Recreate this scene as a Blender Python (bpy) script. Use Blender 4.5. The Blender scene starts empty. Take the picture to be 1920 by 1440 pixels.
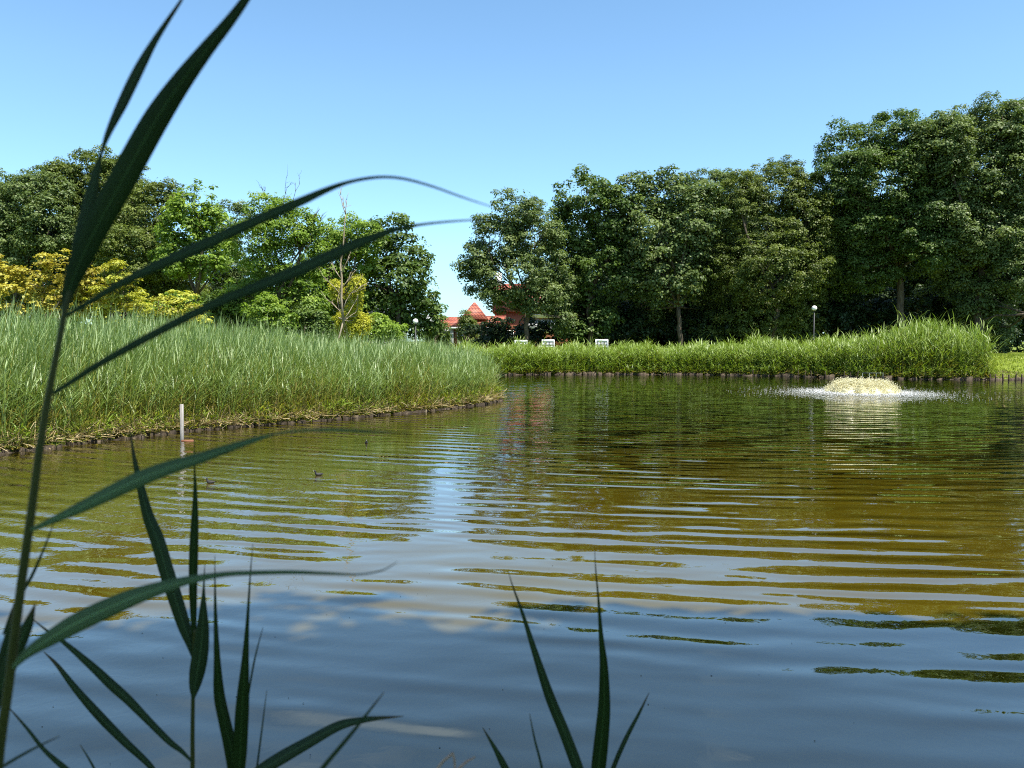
import bpy, math
import numpy as np
from mathutils import Vector

R = math.radians
rng = np.random.default_rng(7)
sc = bpy.context.scene
col = sc.collection

# ------------------------------------------------------------------ camera
F = 1450.0                       # focal length in pixels of the 1920 px wide photograph
PITCH = math.atan(80.0 / F)
CAMZ = 2.0
cam = bpy.data.cameras.new("camera")
cam.sensor_width = 36.0
cam.lens = F / 1920.0 * 36.0
cam.clip_start = 0.02
cam.clip_end = 5000
cam.dof.use_dof = True
cam.dof.focus_distance = 16.0
cam.dof.aperture_fstop = 9.0
camo = bpy.data.objects.new("camera", cam)
camo.location = (0, 0, CAMZ)
camo.rotation_euler = (math.pi / 2 - PITCH, 0, 0)
col.objects.link(camo)
sc.camera = camo

# ------------------------------------------------------------------ light
SUN_AZ = math.atan2(0.68, -0.62)     # clockwise from +Y
SUN_EL = R(63)
world = bpy.data.worlds.new("World")
sc.world = world
world.use_nodes = True
wn = world.node_tree
wn.nodes.clear()
w_out = wn.nodes.new("ShaderNodeOutputWorld")
w_bg = wn.nodes.new("ShaderNodeBackground")
w_sky = wn.nodes.new("ShaderNodeTexSky")
w_sky.sky_type = 'NISHITA'
w_sky.sun_disc = False
w_sky.sun_elevation = SUN_EL
w_sky.sun_rotation = SUN_AZ
w_sky.altitude = 0
w_sky.air_density = 1.0
w_sky.dust_density = 0.25
w_sky.ozone_density = 2.6
w_bg.inputs[1].default_value = 0.122
# thin clouds high above the frame (they only show as pale patches in the water)
tc = wn.nodes.new("ShaderNodeTexCoord")
sep = wn.nodes.new("ShaderNodeSeparateXYZ")
wn.links.new(tc.outputs['Generated'], sep.inputs[0])
cl_n = wn.nodes.new("ShaderNodeTexNoise")
cl_n.inputs['Scale'].default_value = 2.6
cl_n.inputs['Detail'].default_value = 6
cl_n.inputs['Distortion'].default_value = 0.4
wn.links.new(tc.outputs['Generated'], cl_n.inputs['Vector'])
cl_r = wn.nodes.new("ShaderNodeMapRange")
cl_r.inputs[1].default_value = 0.5
cl_r.inputs[2].default_value = 0.75
cl_r.inputs[4].default_value = 0.55
wn.links.new(cl_n.outputs[0], cl_r.inputs[0])
cl_e = wn.nodes.new("ShaderNodeMapRange")
cl_e.inputs[1].default_value = 0.41
cl_e.inputs[2].default_value = 0.55
wn.links.new(sep.outputs[2], cl_e.inputs[0])
cl_m = wn.nodes.new("ShaderNodeMath")
cl_m.operation = 'MULTIPLY'
wn.links.new(cl_r.outputs[0], cl_m.inputs[0])
wn.links.new(cl_e.outputs[0], cl_m.inputs[1])
cl_x = wn.nodes.new("ShaderNodeMix")
cl_x.data_type = 'RGBA'
cl_x.inputs[7].default_value = (8.0, 8.0, 8.2, 1)
wn.links.new(cl_m.outputs[0], cl_x.inputs[0])
wn.links.new(w_sky.outputs[0], cl_x.inputs[6])
sk_r = wn.nodes.new("ShaderNodeValToRGB")
for _e, (_p, _c) in zip([sk_r.color_ramp.elements[0], sk_r.color_ramp.elements[1], sk_r.color_ramp.elements.new(.12), sk_r.color_ramp.elements.new(.3), sk_r.color_ramp.elements.new(.42)],
                        [(0.0, (.48, .70, .86)), (.58, (.50, .70, .97)), (.12, (.74, .93, 1.0)), (.3, (.84, 1.0, 1.0)), (.42, (.82, .99, 1.0))]):
    _e.position = _p
    _e.color = (*_c, 1)
wn.links.new(sep.outputs[2], sk_r.inputs[0])
sk_m = wn.nodes.new("ShaderNodeMix")
sk_m.data_type = 'RGBA'
sk_m.blend_type = 'MULTIPLY'
sk_m.inputs[0].default_value = 1
wn.links.new(cl_x.outputs[2], sk_m.inputs[6])
wn.links.new(sk_r.outputs[0], sk_m.inputs[7])
wn.links.new(sk_m.outputs[2], w_bg.inputs[0])
wn.links.new(w_bg.outputs[0], w_out.inputs[0])

sd = bpy.data.lights.new("sun", 'SUN')
sd.energy = 5.0
sd.angle = R(0.5)
sd.color = (1.0, 0.95, 0.86)
so = bpy.data.objects.new("sun", sd)
tosun = Vector((math.sin(SUN_AZ) * math.cos(SUN_EL), math.cos(SUN_AZ) * math.cos(SUN_EL), math.sin(SUN_EL)))
so.rotation_euler = tosun.to_track_quat('Z', 'Y').to_euler()
so.location = (20, -20, 60)
col.objects.link(so)

sc.view_settings.view_transform = 'Standard'
sc.view_settings.look = 'None'
sc.view_settings.exposure = 1.0
sc.view_settings.gamma = 1.0
sc.render.engine = 'CYCLES'
sc.cycles.filter_width = 1.1
sc.cycles.use_denoising = False
sc.cycles.max_bounces = 6
sc.cycles.diffuse_bounces = 3
sc.cycles.glossy_bounces = 3
sc.cycles.transmission_bounces = 4
sc.cycles.transparent_max_bounces = 4
sc.cycles.caustics_reflective = False
sc.cycles.caustics_refractive = False

# ------------------------------------------------------------------ helpers
def P(px, py, Y):
    """world point at distance Y that the photograph shows at pixel (px, py)"""
    u, v = (px - 960.0) / F, (720.0 - py) / F
    d = np.array([u, math.cos(PITCH) + v * math.sin(PITCH), -math.sin(PITCH) + v * math.cos(PITCH)])
    return np.array([0, 0, CAMZ]) + d * (Y / d[1])


def tag(o, label=None, cat=None, group=None, kind=None):
    if label: o['label'] = label
    if cat: o['category'] = cat
    if group: o['group'] = group
    if kind: o['kind'] = kind
    return o


def empty(name, loc, label=None, cat=None, group=None):
    o = bpy.data.objects.new(name, None)
    o.empty_display_size = 0.2
    o.location = [float(c) for c in loc]
    col.objects.link(o)
    return tag(o, label, cat, group)


def mk(name, V, Fq, mat, parent=None, tint=None, smooth=False, uv=None, origin=None):
    """one mesh object out of vertex array V and face array(s) Fq (quads and/or tris)"""
    V = np.asarray(V, dtype=np.float64).reshape(-1, 3)
    if parent is not None and origin is None:
        origin = np.array(parent['_o']) if '_o' in parent else np.array(parent.location)
    if origin is not None:
        V = V - np.asarray(origin)
    fl = Fq if isinstance(Fq, list) and np.ndim(Fq[0]) == 2 else [Fq]
    fl = [np.asarray(f, dtype=np.int32) for f in fl if len(f)]
    me = bpy.data.meshes.new(name)
    loops = np.concatenate([f.ravel() for f in fl])
    sizes = np.concatenate([np.full(len(f), f.shape[1], dtype=np.int32) for f in fl])
    starts = np.concatenate([[0], np.cumsum(sizes)[:-1]]).astype(np.int32)
    me.vertices.add(len(V))
    me.vertices.foreach_set("co", V.astype(np.float32).ravel())
    me.loops.add(len(loops))
    me.loops.foreach_set("vertex_index", loops)
    me.polygons.add(len(sizes))
    me.polygons.foreach_set("loop_start", starts)
    if smooth:
        me.polygons.foreach_set("use_smooth", np.ones(len(sizes), dtype=bool))
    me.update(calc_edges=True)
    if tint is not None:
        a = me.attributes.new("tint", 'FLOAT', 'FACE')
        a.data.foreach_set("value", np.asarray(tint, dtype=np.float32))
    if uv is not None:
        ul = me.uv_layers.new(name="UVMap")
        ul.data.foreach_set("uv", np.asarray(uv, dtype=np.float32)[loops].ravel())
    me.validate()
    me.materials.append(mat)
    o = bpy.data.objects.new(name, me)
    col.objects.link(o)
    if parent is not None:
        o.parent = parent
    elif origin is not None:
        o.location = [float(c) for c in origin]
    return o


class MB:
    """collects shapes into one mesh"""
    def __init__(s):
        s.v, s.q, s.t, s.n = [], [], [], 0

    def add(s, V, Q=(), T=()):
        V = np.asarray(V, float).reshape(-1, 3)
        if len(Q): s.q.append(np.asarray(Q, int) + s.n)
        if len(T): s.t.append(np.asarray(T, int) + s.n)
        s.v.append(V)
        s.n += len(V)
        return s

    def box(s, c, d, rz=0.0, jit=0.0):
        x, y, z = np.array(d) / 2.0
        V = np.array([[-x, -y, -z], [x, -y, -z], [x, y, -z], [-x, y, -z], [-x, -y, z], [x, -y, z], [x, y, z], [-x, y, z]])
        if jit: V = V + rng.uniform(-jit, jit, V.shape)
        cs, sn = math.cos(rz), math.sin(rz)
        V = V @ np.array([[cs, sn, 0], [-sn, cs, 0], [0, 0, 1]]) + np.array(c)
        return s.add(V, [[0, 3, 2, 1], [4, 5, 6, 7], [0, 1, 5, 4], [1, 2, 6, 5], [2, 3, 7, 6], [3, 0, 4, 7]])

    def bbox(s, c, d, b=0.01, rz=0.0):
        """box with chamfered vertical and top edges"""
        x, y, z = np.array(d) / 2.0
        def ring(x, y, zz, b):
            return [[-x + b, -y, zz], [x - b, -y, zz], [x, -y + b, zz], [x, y - b, zz], [x - b, y, zz], [-x + b, y, zz], [-x, y - b, zz], [-x, -y + b, zz]]
        V = np.array(ring(x, y, -z, b) + ring(x, y, z - b, b) + ring(x - b, y - b, z, b))
        cs, sn = math.cos(rz), math.sin(rz)
        V = V @ np.array([[cs, sn, 0], [-sn, cs, 0], [0, 0, 1]]) + np.array(c)
        Q = [[i + 8 * r, (i + 1) % 8 + 8 * r, (i + 1) % 8 + 8 * r + 8, i + 8 * r + 8] for r in (0, 1) for i in range(8)]
        Q += [[16, 17, 18, 19], [16, 19, 20, 23], [20, 21, 22, 23]]
        Q += [[3, 2, 1, 0], [7, 4, 3, 0], [7, 6, 5, 4]]
        return s.add(V, Q)

    def tube(s, pts, rad, n=6, cap=True):
        V, Q, T = tube(pts, rad, n, cap)
        return s.add(V, Q, T)

    def sphere(s, c, r, nu=16, nv=10, sq=(1, 1, 1)):
        V, Q = [], []
        for j in range(nv + 1):
            th = math.pi * j / nv
            for i in range(nu):
                ph = 2 * math.pi * i / nu
                V.append([math.sin(th) * math.cos(ph) * sq[0], math.sin(th) * math.sin(ph) * sq[1], -math.cos(th) * sq[2]])
        for j in range(nv):
            for i in range(nu):
                Q.append([j * nu + i, j * nu + (i + 1) % nu, (j + 1) * nu + (i + 1) % nu, (j + 1) * nu + i])
        return s.add(np.array(V) * r + np.array(c), Q)

    def build(s, name, mat, parent=None, smooth=False, origin=None, **k):
        V = np.concatenate(s.v)
        fs = []
        if s.q: fs.append(np.concatenate(s.q))
        if s.t: fs.append(np.concatenate(s.t))
        return mk(name, V, fs, mat, parent, smooth=smooth, origin=origin, **k)


def tube(pts, rad, n=6, cap=True):
    pts = np.asarray(pts, float)
    rad = np.broadcast_to(np.asarray(rad, float), (len(pts),))
    m = len(pts)
    tan = np.gradient(pts, axis=0)
    tan /= np.linalg.norm(tan, axis=1, keepdims=True) + 1e-9
    ref = np.where(np.abs(tan[:, 2:3]) > 0.9, np.array([[1.0, 0, 0]]), np.array([[0, 0, 1.0]]))
    if np.abs(tan[:, 2]).mean() > 0.6:
        ref = np.tile(np.array([[1.0, 0.0, 0.0]]), (m, 1))
    a = np.cross(tan, ref); a /= np.linalg.norm(a, axis=1, keepdims=True) + 1e-9
    b = np.cross(tan, a)
    ph = np.arange(n) * 2 * math.pi / n
    V = pts[:, None, :] + rad[:, None, None] * (np.cos(ph)[None, :, None] * a[:, None, :] + np.sin(ph)[None, :, None] * b[:, None, :])
    V = V.reshape(-1, 3)
    Q = [[j * n + i, j * n + (i + 1) % n, (j + 1) * n + (i + 1) % n, (j + 1) * n + i] for j in range(m - 1) for i in range(n)]
    T = []
    if cap:
        V = np.vstack([V, pts[0], pts[-1]])
        T = [[(i + 1) % n, i, m * n] for i in range(n)] + [[(m - 1) * n + i, (m - 1) * n + (i + 1) % n, m * n + 1] for i in range(n)]
    return V, Q, T


def catmull(pts, sub=6):
    pts = np.asarray(pts, float)
    p = np.vstack([2 * pts[0] - pts[1], pts, 2 * pts[-1] - pts[-2]])
    out = []
    for i in range(1, len(p) - 2):
        for k in range(sub):
            t = k / sub
            out.append(0.5 * ((2 * p[i]) + (-p[i - 1] + p[i + 1]) * t + (2 * p[i - 1] - 5 * p[i] + 4 * p[i + 1] - p[i + 2]) * t ** 2
                              + (-p[i - 1] + 3 * p[i] - 3 * p[i + 1] + p[i + 2]) * t ** 3))
    out.append(pts[-1])
    return np.array(out)


def smooth01(t):
    t = np.clip(t, 0, 1)
    return t * t * (3 - 2 * t)

# ------------------------------------------------------------------ materials
def new_mat(name):
    m = bpy.data.materials.new(name)
    m.use_nodes = True
    nt = m.node_tree
    nt.nodes.clear()
    out = nt.nodes.new("ShaderNodeOutputMaterial")
    return m, nt, out


def N(nt, t, **k):
    n = nt.nodes.new(t)
    for a, b in k.items():
        setattr(n, a, b)
    return n


def ramp(nt, stops, fac=None):
    r = nt.nodes.new("ShaderNodeValToRGB")
    e = r.color_ramp.elements
    while len(e) < len(stops):
        e.new(0.5)
    for el, (p, c) in zip(e, stops):
        el.position = p
        el.color = (*c, 1)
    if fac is not None:
        nt.links.new(fac, r.inputs[0])
    return r


def surf_mat(name, stops, scale=8.0, rough=0.8, spec=0.3, bump=0.0, bscale=40.0, stretch=(1, 1, 1), metal=0.0):
    m, nt, out = new_mat(name)
    t = N(nt, "ShaderNodeTexCoord")
    mp = N(nt, "ShaderNodeMapping")
    mp.inputs['Scale'].default_value = stretch
    nt.links.new(t.outputs['Object'], mp.inputs[0])
    no = N(nt, "ShaderNodeTexNoise")
    no.inputs['Scale'].default_value = scale
    no.inputs['Detail'].default_value = 6
    nt.links.new(mp.outputs[0], no.inputs['Vector'])
    r = ramp(nt, stops, no.outputs[0])
    b = N(nt, "ShaderNodeBsdfPrincipled")
    b.inputs['Roughness'].default_value = rough
    b.inputs['Specular IOR Level'].default_value = spec
    b.inputs['Metallic'].default_value = metal
    nt.links.new(r.outputs[0], b.inputs['Base Color'])
    if bump:
        n2 = N(nt, "ShaderNodeTexNoise")
        n2.inputs['Scale'].default_value = bscale
        n2.inputs['Detail'].default_value = 5
        nt.links.new(mp.outputs[0], n2.inputs['Vector'])
        bp = N(nt, "ShaderNodeBump")
        bp.inputs['Distance'].default_value = bump
        nt.links.new(n2.outputs[0], bp.inputs['Height'])
        nt.links.new(bp.outputs[0], b.inputs['Normal'])
    nt.links.new(b.outputs[0], out.inputs[0])
    return m


def leaf_mat(name, stops, trans=0.35, rough=0.5, spec=0.3, tsat=(1.25, 1.35, 0.6)):
    """leaf: colour by the per-leaf tint attribute, part of the light passes through"""
    m, nt, out = new_mat(name)
    a = N(nt, "ShaderNodeAttribute", attribute_name="tint")
    r = ramp(nt, stops, a.outputs['Fac'])
    b = N(nt, "ShaderNodeBsdfPrincipled")
    b.inputs['Roughness'].default_value = rough
    b.inputs['Specular IOR Level'].default_value = spec
    nt.links.new(r.outputs[0], b.inputs['Base Color'])
    tr = N(nt, "ShaderNodeBsdfTranslucent")
    mu = N(nt, "ShaderNodeMix", data_type='RGBA', blend_type='MULTIPLY')
    mu.inputs[0].default_value = 1
    nt.links.new(r.outputs[0], mu.inputs[6])
    mu.inputs[7].default_value = (*tsat, 1)
    nt.links.new(mu.outputs[2], tr.inputs[0])
    mx = N(nt, "ShaderNodeMixShader")
    mx.inputs[0].default_value = trans
    nt.links.new(b.outputs[0], mx.inputs[1])
    nt.links.new(tr.outputs[0], mx.inputs[2])
    nt.links.new(mx.outputs[0], out.inputs[0])
    return m


M = {}
M['leaf_grey'] = leaf_mat('leaf_grey', [(0, (0.065, 0.102, 0.028)), (0.5, (0.12, 0.168, 0.049)), (1, (0.215, 0.266, 0.095))], .3)
M['leaf_deep'] = leaf_mat('leaf_deep', [(0, (0.043, 0.08, 0.015)), (0.5, (0.088, 0.142, 0.027)), (1, (0.163, 0.223, 0.052))], .3)
M['leaf_olive'] = leaf_mat('leaf_olive', [(0, (0.063, 0.09, 0.017)), (0.5, (0.114, 0.152, 0.029)), (1, (0.184, 0.219, 0.052))], .3)
M['leaf_fresh'] = leaf_mat('leaf_fresh', [(0, (0.091, 0.155, 0.019)), (0.5, (0.174, 0.266, 0.035)), (1, (0.302, 0.399, 0.073))], .38)
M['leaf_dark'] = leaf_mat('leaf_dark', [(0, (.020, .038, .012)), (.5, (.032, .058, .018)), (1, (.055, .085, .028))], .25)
M['leaf_gold'] = leaf_mat('leaf_gold', [(0, (.14, .11, .012)), (.5, (.42, .39, .05)), (1, (.60, .55, .13))], .35, tsat=(1.1, 1.0, .5))
M['leaf_lime'] = leaf_mat('leaf_lime', [(0, (.16, .15, .012)), (.5, (.38, .40, .04)), (1, (.56, .57, .11))], .35, tsat=(1.1, 1.05, .5))
M['leaf_willow'] = leaf_mat('leaf_willow', [(0, (.20, .22, .02)), (.5, (.46, .47, .03)), (1, (.66, .62, .08))], .35, tsat=(1.1, 1.05, .5))
M['reed_left'] = leaf_mat('reed_left', [(0, (.36, .27, .10)), (.16, (.30, .27, .05)), (.4, (.18, .245, .045)), (.7, (.20, .29, .09)), (1, (.36, .45, .21))], .3, .42, .5, tsat=(1.1, 1.2, .6))
M['reed_far'] = leaf_mat('reed_far', [(0, (.30, .22, .07)), (.16, (.30, .27, .03)), (.4, (.20, .25, .025)), (.7, (.18, .27, .04)), (1, (.30, .38, .11))], .35, .42, .4, tsat=(1.1, 1.2, .5))
M['straw'] = leaf_mat('straw', [(0, (.20, .13, .06)), (.5, (.38, .28, .13)), (1, (.55, .45, .26))], .15, .6, .2, tsat=(1, 1, .8))
M['grass'] = leaf_mat('grass', [(0, (.16, .20, .02)), (.5, (.25, .30, .035)), (1, (.36, .40, .07))], .35, .5, .3, tsat=(1.1, 1.2, .5))
M['bark'] = surf_mat('bark', [(.3, (.045, .034, .024)), (.7, (.13, .105, .075))], 3, .9, .1, .03, 12, (3, 3, .6))
M['bark_pale'] = surf_mat('bark_pale', [(.3, (.22, .17, .11)), (.7, (.42, .35, .25))], 4, .85, .1, .02, 14, (3, 3, .6))
M['brick'] = surf_mat('brick', [(.35, (.22, .085, .05)), (.65, (.34, .15, .09))], 14, .9, .1)
M['white_wall'] = surf_mat('white_wall', [(.3, (.62, .61, .58)), (.7, (.78, .77, .74))], 3, .7, .2)
M['white_paint'] = surf_mat('white_paint', [(.3, (.66, .66, .65)), (.7, (.80, .80, .79))], 6, .45, .4)
M['grey_wall'] = surf_mat('grey_wall', [(.3, (.10, .11, .12)), (.7, (.16, .17, .18))], 4, .7, .2)
M['pale_grey'] = surf_mat('pale_grey', [(.3, (.30, .31, .31)), (.7, (.42, .43, .42))], 4, .7, .2)
M['door_dark'] = surf_mat('door_dark', [(.3, (.03, .032, .035)), (.7, (.05, .05, .052))], 4, .5, .4)
M['post_metal'] = surf_mat('post_metal', [(.3, (.016, .018, .018)), (.7, (.03, .033, .033))], 8, .5, .4)
M['pipe_metal'] = surf_mat('pipe_metal', [(.3, (.06, .08, .07)), (.7, (.14, .17, .15))], 10, .6, .3)
M['wood_dark'] = surf_mat('wood_dark', [(.3, (.035, .026, .017)), (.7, (.12, .09, .06))], 12, .85, .2, .01, 30, (1, 1, .3))
M['wood_pale'] = surf_mat('wood_pale', [(.3, (.22, .20, .18)), (.7, (.46, .43, .40))], 9, .8, .2, .006, 40, (2, 2, .2))
M['wood_red'] = surf_mat('wood_red', [(.3, (.16, .07, .04)), (.7, (.30, .13, .075))], 9, .8, .2)
M['soil_edge'] = surf_mat('soil_edge', [(.3, (.02, .015, .010)), (.58, (.06, .046, .032)), (.8, (.20, .16, .11))], 7, .9, .15, .03, 16)
M['plumage'] = surf_mat('plumage', [(.3, (.012, .012, .014)), (.7, (.035, .032, .03))], 14, .6, .3)
M['bill_white'] = surf_mat('bill_white', [(.3, (.6, .55, .5)), (.7, (.75, .7, .66))], 10, .5, .3)


def glass_mat():
    m, nt, out = new_mat('window_glass')
    b = N(nt, "ShaderNodeBsdfPrincipled")
    b.inputs['Base Color'].default_value = (.03, .04, .05, 1)
    b.inputs['Roughness'].default_value = .06
    b.inputs['Specular IOR Level'].default_value = .9
    nt.links.new(b.outputs[0], out.inputs[0])
    return m


M['glass'] = glass_mat()


def globe_mat():
    m, nt, out = new_mat('opal_glass')
    b = N(nt, "ShaderNodeBsdfPrincipled")
    b.inputs['Base Color'].default_value = (.86, .84, .80, 1)
    b.inputs['Roughness'].default_value = .25
    b.inputs['Subsurface Weight'].default_value = .5
    b.inputs['Subsurface Radius'].default_value = (.1, .1, .1)
    nt.links.new(b.outputs[0], out.inputs[0])
    return m


M['globe'] = globe_mat()


def tile_mat():
    m, nt, out = new_mat('roof_tiles')
    t = N(nt, "ShaderNodeTexCoord")
    br = N(nt, "ShaderNodeTexBrick")
    br.inputs['Scale'].default_value = 1.0
    br.inputs['Color1'].default_value = (.36, .088, .046, 1)
    br.inputs['Color2'].default_value = (.47, .14, .078, 1)
    br.inputs['Mortar'].default_value = (.13, .03, .02, 1)
    br.inputs['Brick Width'].default_value = .34
    br.inputs['Row Height'].default_value = .42
    br.inputs['Mortar Size'].default_value = .05
    br.inputs['Mortar Smooth'].default_value = .4
    cb = N(nt, "ShaderNodeSeparateXYZ")
    nt.links.new(t.outputs['Object'], cb.inputs[0])
    ad = N(nt, "ShaderNodeMath", operation='ADD')
    nt.links.new(cb.outputs[0], ad.inputs[0]); nt.links.new(cb.outputs[1], ad.inputs[1])
    cc = N(nt, "ShaderNodeCombineXYZ")
    nt.links.new(ad.outputs[0], cc.inputs[0]); nt.links.new(cb.outputs[2], cc.inputs[1])
    nt.links.new(cc.outputs[0], br.inputs['Vector'])
    b = N(nt, "ShaderNodeBsdfPrincipled")
    b.inputs['Roughness'].default_value = .6
    nt.links.new(br.outputs[0], b.inputs['Base Color'])
    bp = N(nt, "ShaderNodeBump")
    bp.inputs['Distance'].default_value = .03
    bp.invert = True
    nt.links.new(br.outputs['Fac'], bp.inputs['Height'])
    nt.links.new(bp.outputs[0], b.inputs['Normal'])
    nt.links.new(b.outputs[0], out.inputs[0])
    return m


M['tiles'] = tile_mat()

# fresh reed leaf seen close: veins run along the blade (UV: x across, y along)
def close_leaf_mat(name, c0, c1, trans=.4):
    m, nt, out = new_mat(name)
    uv = N(nt, "ShaderNodeUVMap")
    mp = N(nt, "ShaderNodeMapping")
    mp.inputs['Scale'].default_value = (38, 5, 1)
    nt.links.new(uv.outputs[0], mp.inputs[0])
    no = N(nt, "ShaderNodeTexNoise")
    no.inputs['Scale'].default_value = 1
    no.inputs['Detail'].default_value = 3
    nt.links.new(mp.outputs[0], no.inputs['Vector'])
    n2 = N(nt, "ShaderNodeTexNoise")
    n2.inputs['Scale'].default_value = 9
    n2.inputs['Detail'].default_value = 4
    tc2 = N(nt, "ShaderNodeTexCoord")
    nt.links.new(tc2.outputs['Object'], n2.inputs['Vector'])
    ad = N(nt, "ShaderNodeMath", operation='MULTIPLY_ADD')
    ad.inputs[1].default_value = .55
    nt.links.new(no.outputs[0], ad.inputs[0])
    m2 = N(nt, "ShaderNodeMath", operation='MULTIPLY')
    m2.inputs[1].default_value = .45
    nt.links.new(n2.outputs[0], m2.inputs[0])
    nt.links.new(m2.outputs[0], ad.inputs[2])
    r = ramp(nt, [(.32, c0), (.68, c1)], ad.outputs[0])
    b = N(nt, "ShaderNodeBsdfPrincipled")
    b.inputs['Roughness'].default_value = .5
    b.inputs['Specular IOR Level'].default_value = .25
    sx = N(nt, "ShaderNodeSeparateXYZ")
    nt.links.new(uv.outputs[0], sx.inputs[0])

    def mth(op, a, bb):
        q = N(nt, "ShaderNodeMath", operation=op, use_clamp=op == 'MULTIPLY')
        for i_, v_ in enumerate((a, bb)):
            if isinstance(v_, (int, float)): q.inputs[i_].default_value = v_
            else: nt.links.new(v_, q.inputs[i_])
        return q.outputs[0]

    def overlay(base, fac, colr):
        q = N(nt, "ShaderNodeMix", data_type='RGBA')
        nt.links.new(fac, q.inputs[0])
        nt.links.new(base, q.inputs[6])
        q.inputs[7].default_value = (*colr, 1)
        return q.outputs[2]

    mid = mth('ABSOLUTE', mth('SUBTRACT', sx.outputs[0], .5), 0)
    mid_r = ramp(nt, [(.015, (.55, .55, .55)), (.05, (0, 0, 0))], mid)
    tip_r = ramp(nt, [(.86, (0, 0, 0)), (.99, (.9, .9, .9))], mth('ADD', sx.outputs[1], mth('MULTIPLY', n2.outputs[0], .06)))
    sp = N(nt, "ShaderNodeTexNoise")
    sp.inputs['Scale'].default_value = 55
    sp.inputs['Detail'].default_value = 3
    nt.links.new(tc2.outputs['Object'], sp.inputs['Vector'])
    sp_r = ramp(nt, [(.70, (0, 0, 0)), (.76, (.6, .6, .6))], sp.outputs[0])
    tone = r.outputs[0]
    if 'blade' in name:
        tone = overlay(tone, mid_r.outputs[0], tuple(min(1, c * 2.4 + .02) for c in c1))
        tone = overlay(tone, sp_r.outputs[0], (.12, .11, .05))
        tone = overlay(tone, tip_r.outputs[0], (.13, .085, .04))
    nt.links.new(tone, b.inputs['Base Color'])
    bp = N(nt, "ShaderNodeBump")
    bp.inputs['Distance'].default_value = .0004
    nt.links.new(no.outputs[0], bp.inputs['Height'])
    nt.links.new(bp.outputs[0], b.inputs['Normal'])
    tr = N(nt, "ShaderNodeBsdfTranslucent")
    mu = N(nt, "ShaderNodeMix", data_type='RGBA', blend_type='MULTIPLY')
    mu.inputs[0].default_value = 1
    nt.links.new(tone, mu.inputs[6])
    mu.inputs[7].default_value = (1.0, 1.5, .35, 1)
    nt.links.new(mu.outputs[2], tr.inputs[0])
    mx = N(nt, "ShaderNodeMixShader")
    mx.inputs[0].default_value = trans
    nt.links.new(b.outputs[0], mx.inputs[1]); nt.links.new(tr.outputs[0], mx.inputs[2])
    nt.links.new(mx.outputs[0], out.inputs[0])
    return m


M['blade'] = close_leaf_mat('reed_blade', (.021, .044, .015), (.044, .078, .027), .40)
M['blade_green'] = close_leaf_mat('reed_blade_green', (.014, .038, .005), (.030, .062, .010), .45)
M['blade_lit'] = close_leaf_mat('reed_blade_lit', (.085, .135, .052), (.165, .235, .115), .42)  # lighter copy of the blade colour, sunlight painted into two leaves
M['blade_dry'] = close_leaf_mat('dry_stalk', (.42, .26, .20), (.60, .42, .34), .2)
M['stem'] = close_leaf_mat('reed_stem', (.026, .036, .006), (.075, .072, .014), .1)

# ------------------------------------------------------------------ pond outline and ground
FX, FY = 13.75, 30.3            # the fountain
POND = np.array([(-9.1, 13.8), (-8.2, 15.6), (-7.2, 17.2), (-5.9, 18.5), (-4.3, 20.0), (-2.4, 22.2), (-0.9, 24.6), (-0.35, 26.3),
                 (-0.9, 28.0), (-2.6, 31.0), (-3.6, 36.0), (-3.2, 42.0), (-1.6, 45.4), (1.0, 46.6), (5.0, 46.9), (11.0, 46.6), (15.5, 44.6),
                 (18.5, 42.3), (21.5, 41.0), (25.0, 40.3), (30.0, 39.8), (40.0, 37.0), (46.0, 28.0), (47.0, 14.0), (40.0, 2.0),
                 (28.0, -.6), (12.0, .3), (4.0, .9), (0.0, 1.0), (-4.0, 1.2), (-9.0, 1.8), (-15.0, 3.0), (-18.5, 6.0), (-17.0, 9.5), (-12.5, 12.0)])


def pond_dist(x, y):
    """signed distance to the shoreline, positive on land"""
    p = np.stack([np.ravel(x), np.ravel(y)], 1).astype(float)
    A, B = POND, np.roll(POND, -1, 0)
    best = np.full(len(p), 1e9)
    ins = np.zeros(len(p), bool)
    for a, b in zip(A, B):
        e = b - a
        t = np.clip(((p - a) @ e) / (e @ e), 0, 1)
        best = np.minimum(best, np.hypot(*(p - (a + t[:, None] * e)).T))
        c = (a[1] > p[:, 1]) != (b[1] > p[:, 1])
        with np.errstate(divide='ignore', invalid='ignore'):
            xi = (b[0] - a[0]) * (p[:, 1] - a[1]) / (b[1] - a[1]) + a[0]
        ins ^= c & (p[:, 0] < xi)
    return np.where(ins, -best, best).reshape(np.shape(x))


def ground_z(x, y):
    d = pond_dist(x, y)
    far = smooth01((y - 36) / 8.0)
    left = 0.06 + 0.34 * smooth01(d / 9.0) + 0.45 * smooth01((d - 8) / 12.0)
    farz = 0.06 + 1.05 * smooth01((d - 2) / 6.0)
    near = 0.06 + 0.34 * smooth01(d / 1.2)
    nb = smooth01((9 - y) / 4.0)
    land = (left * (1 - far) + farz * far) * (1 - nb) + near * nb
    land = land + 0.05 * np.sin(x * .9 + 1.3) * np.sin(y * .8) * smooth01(d / 4)
    return np.minimum(land, np.maximum(-.9, (d - .12) * .9))


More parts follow.
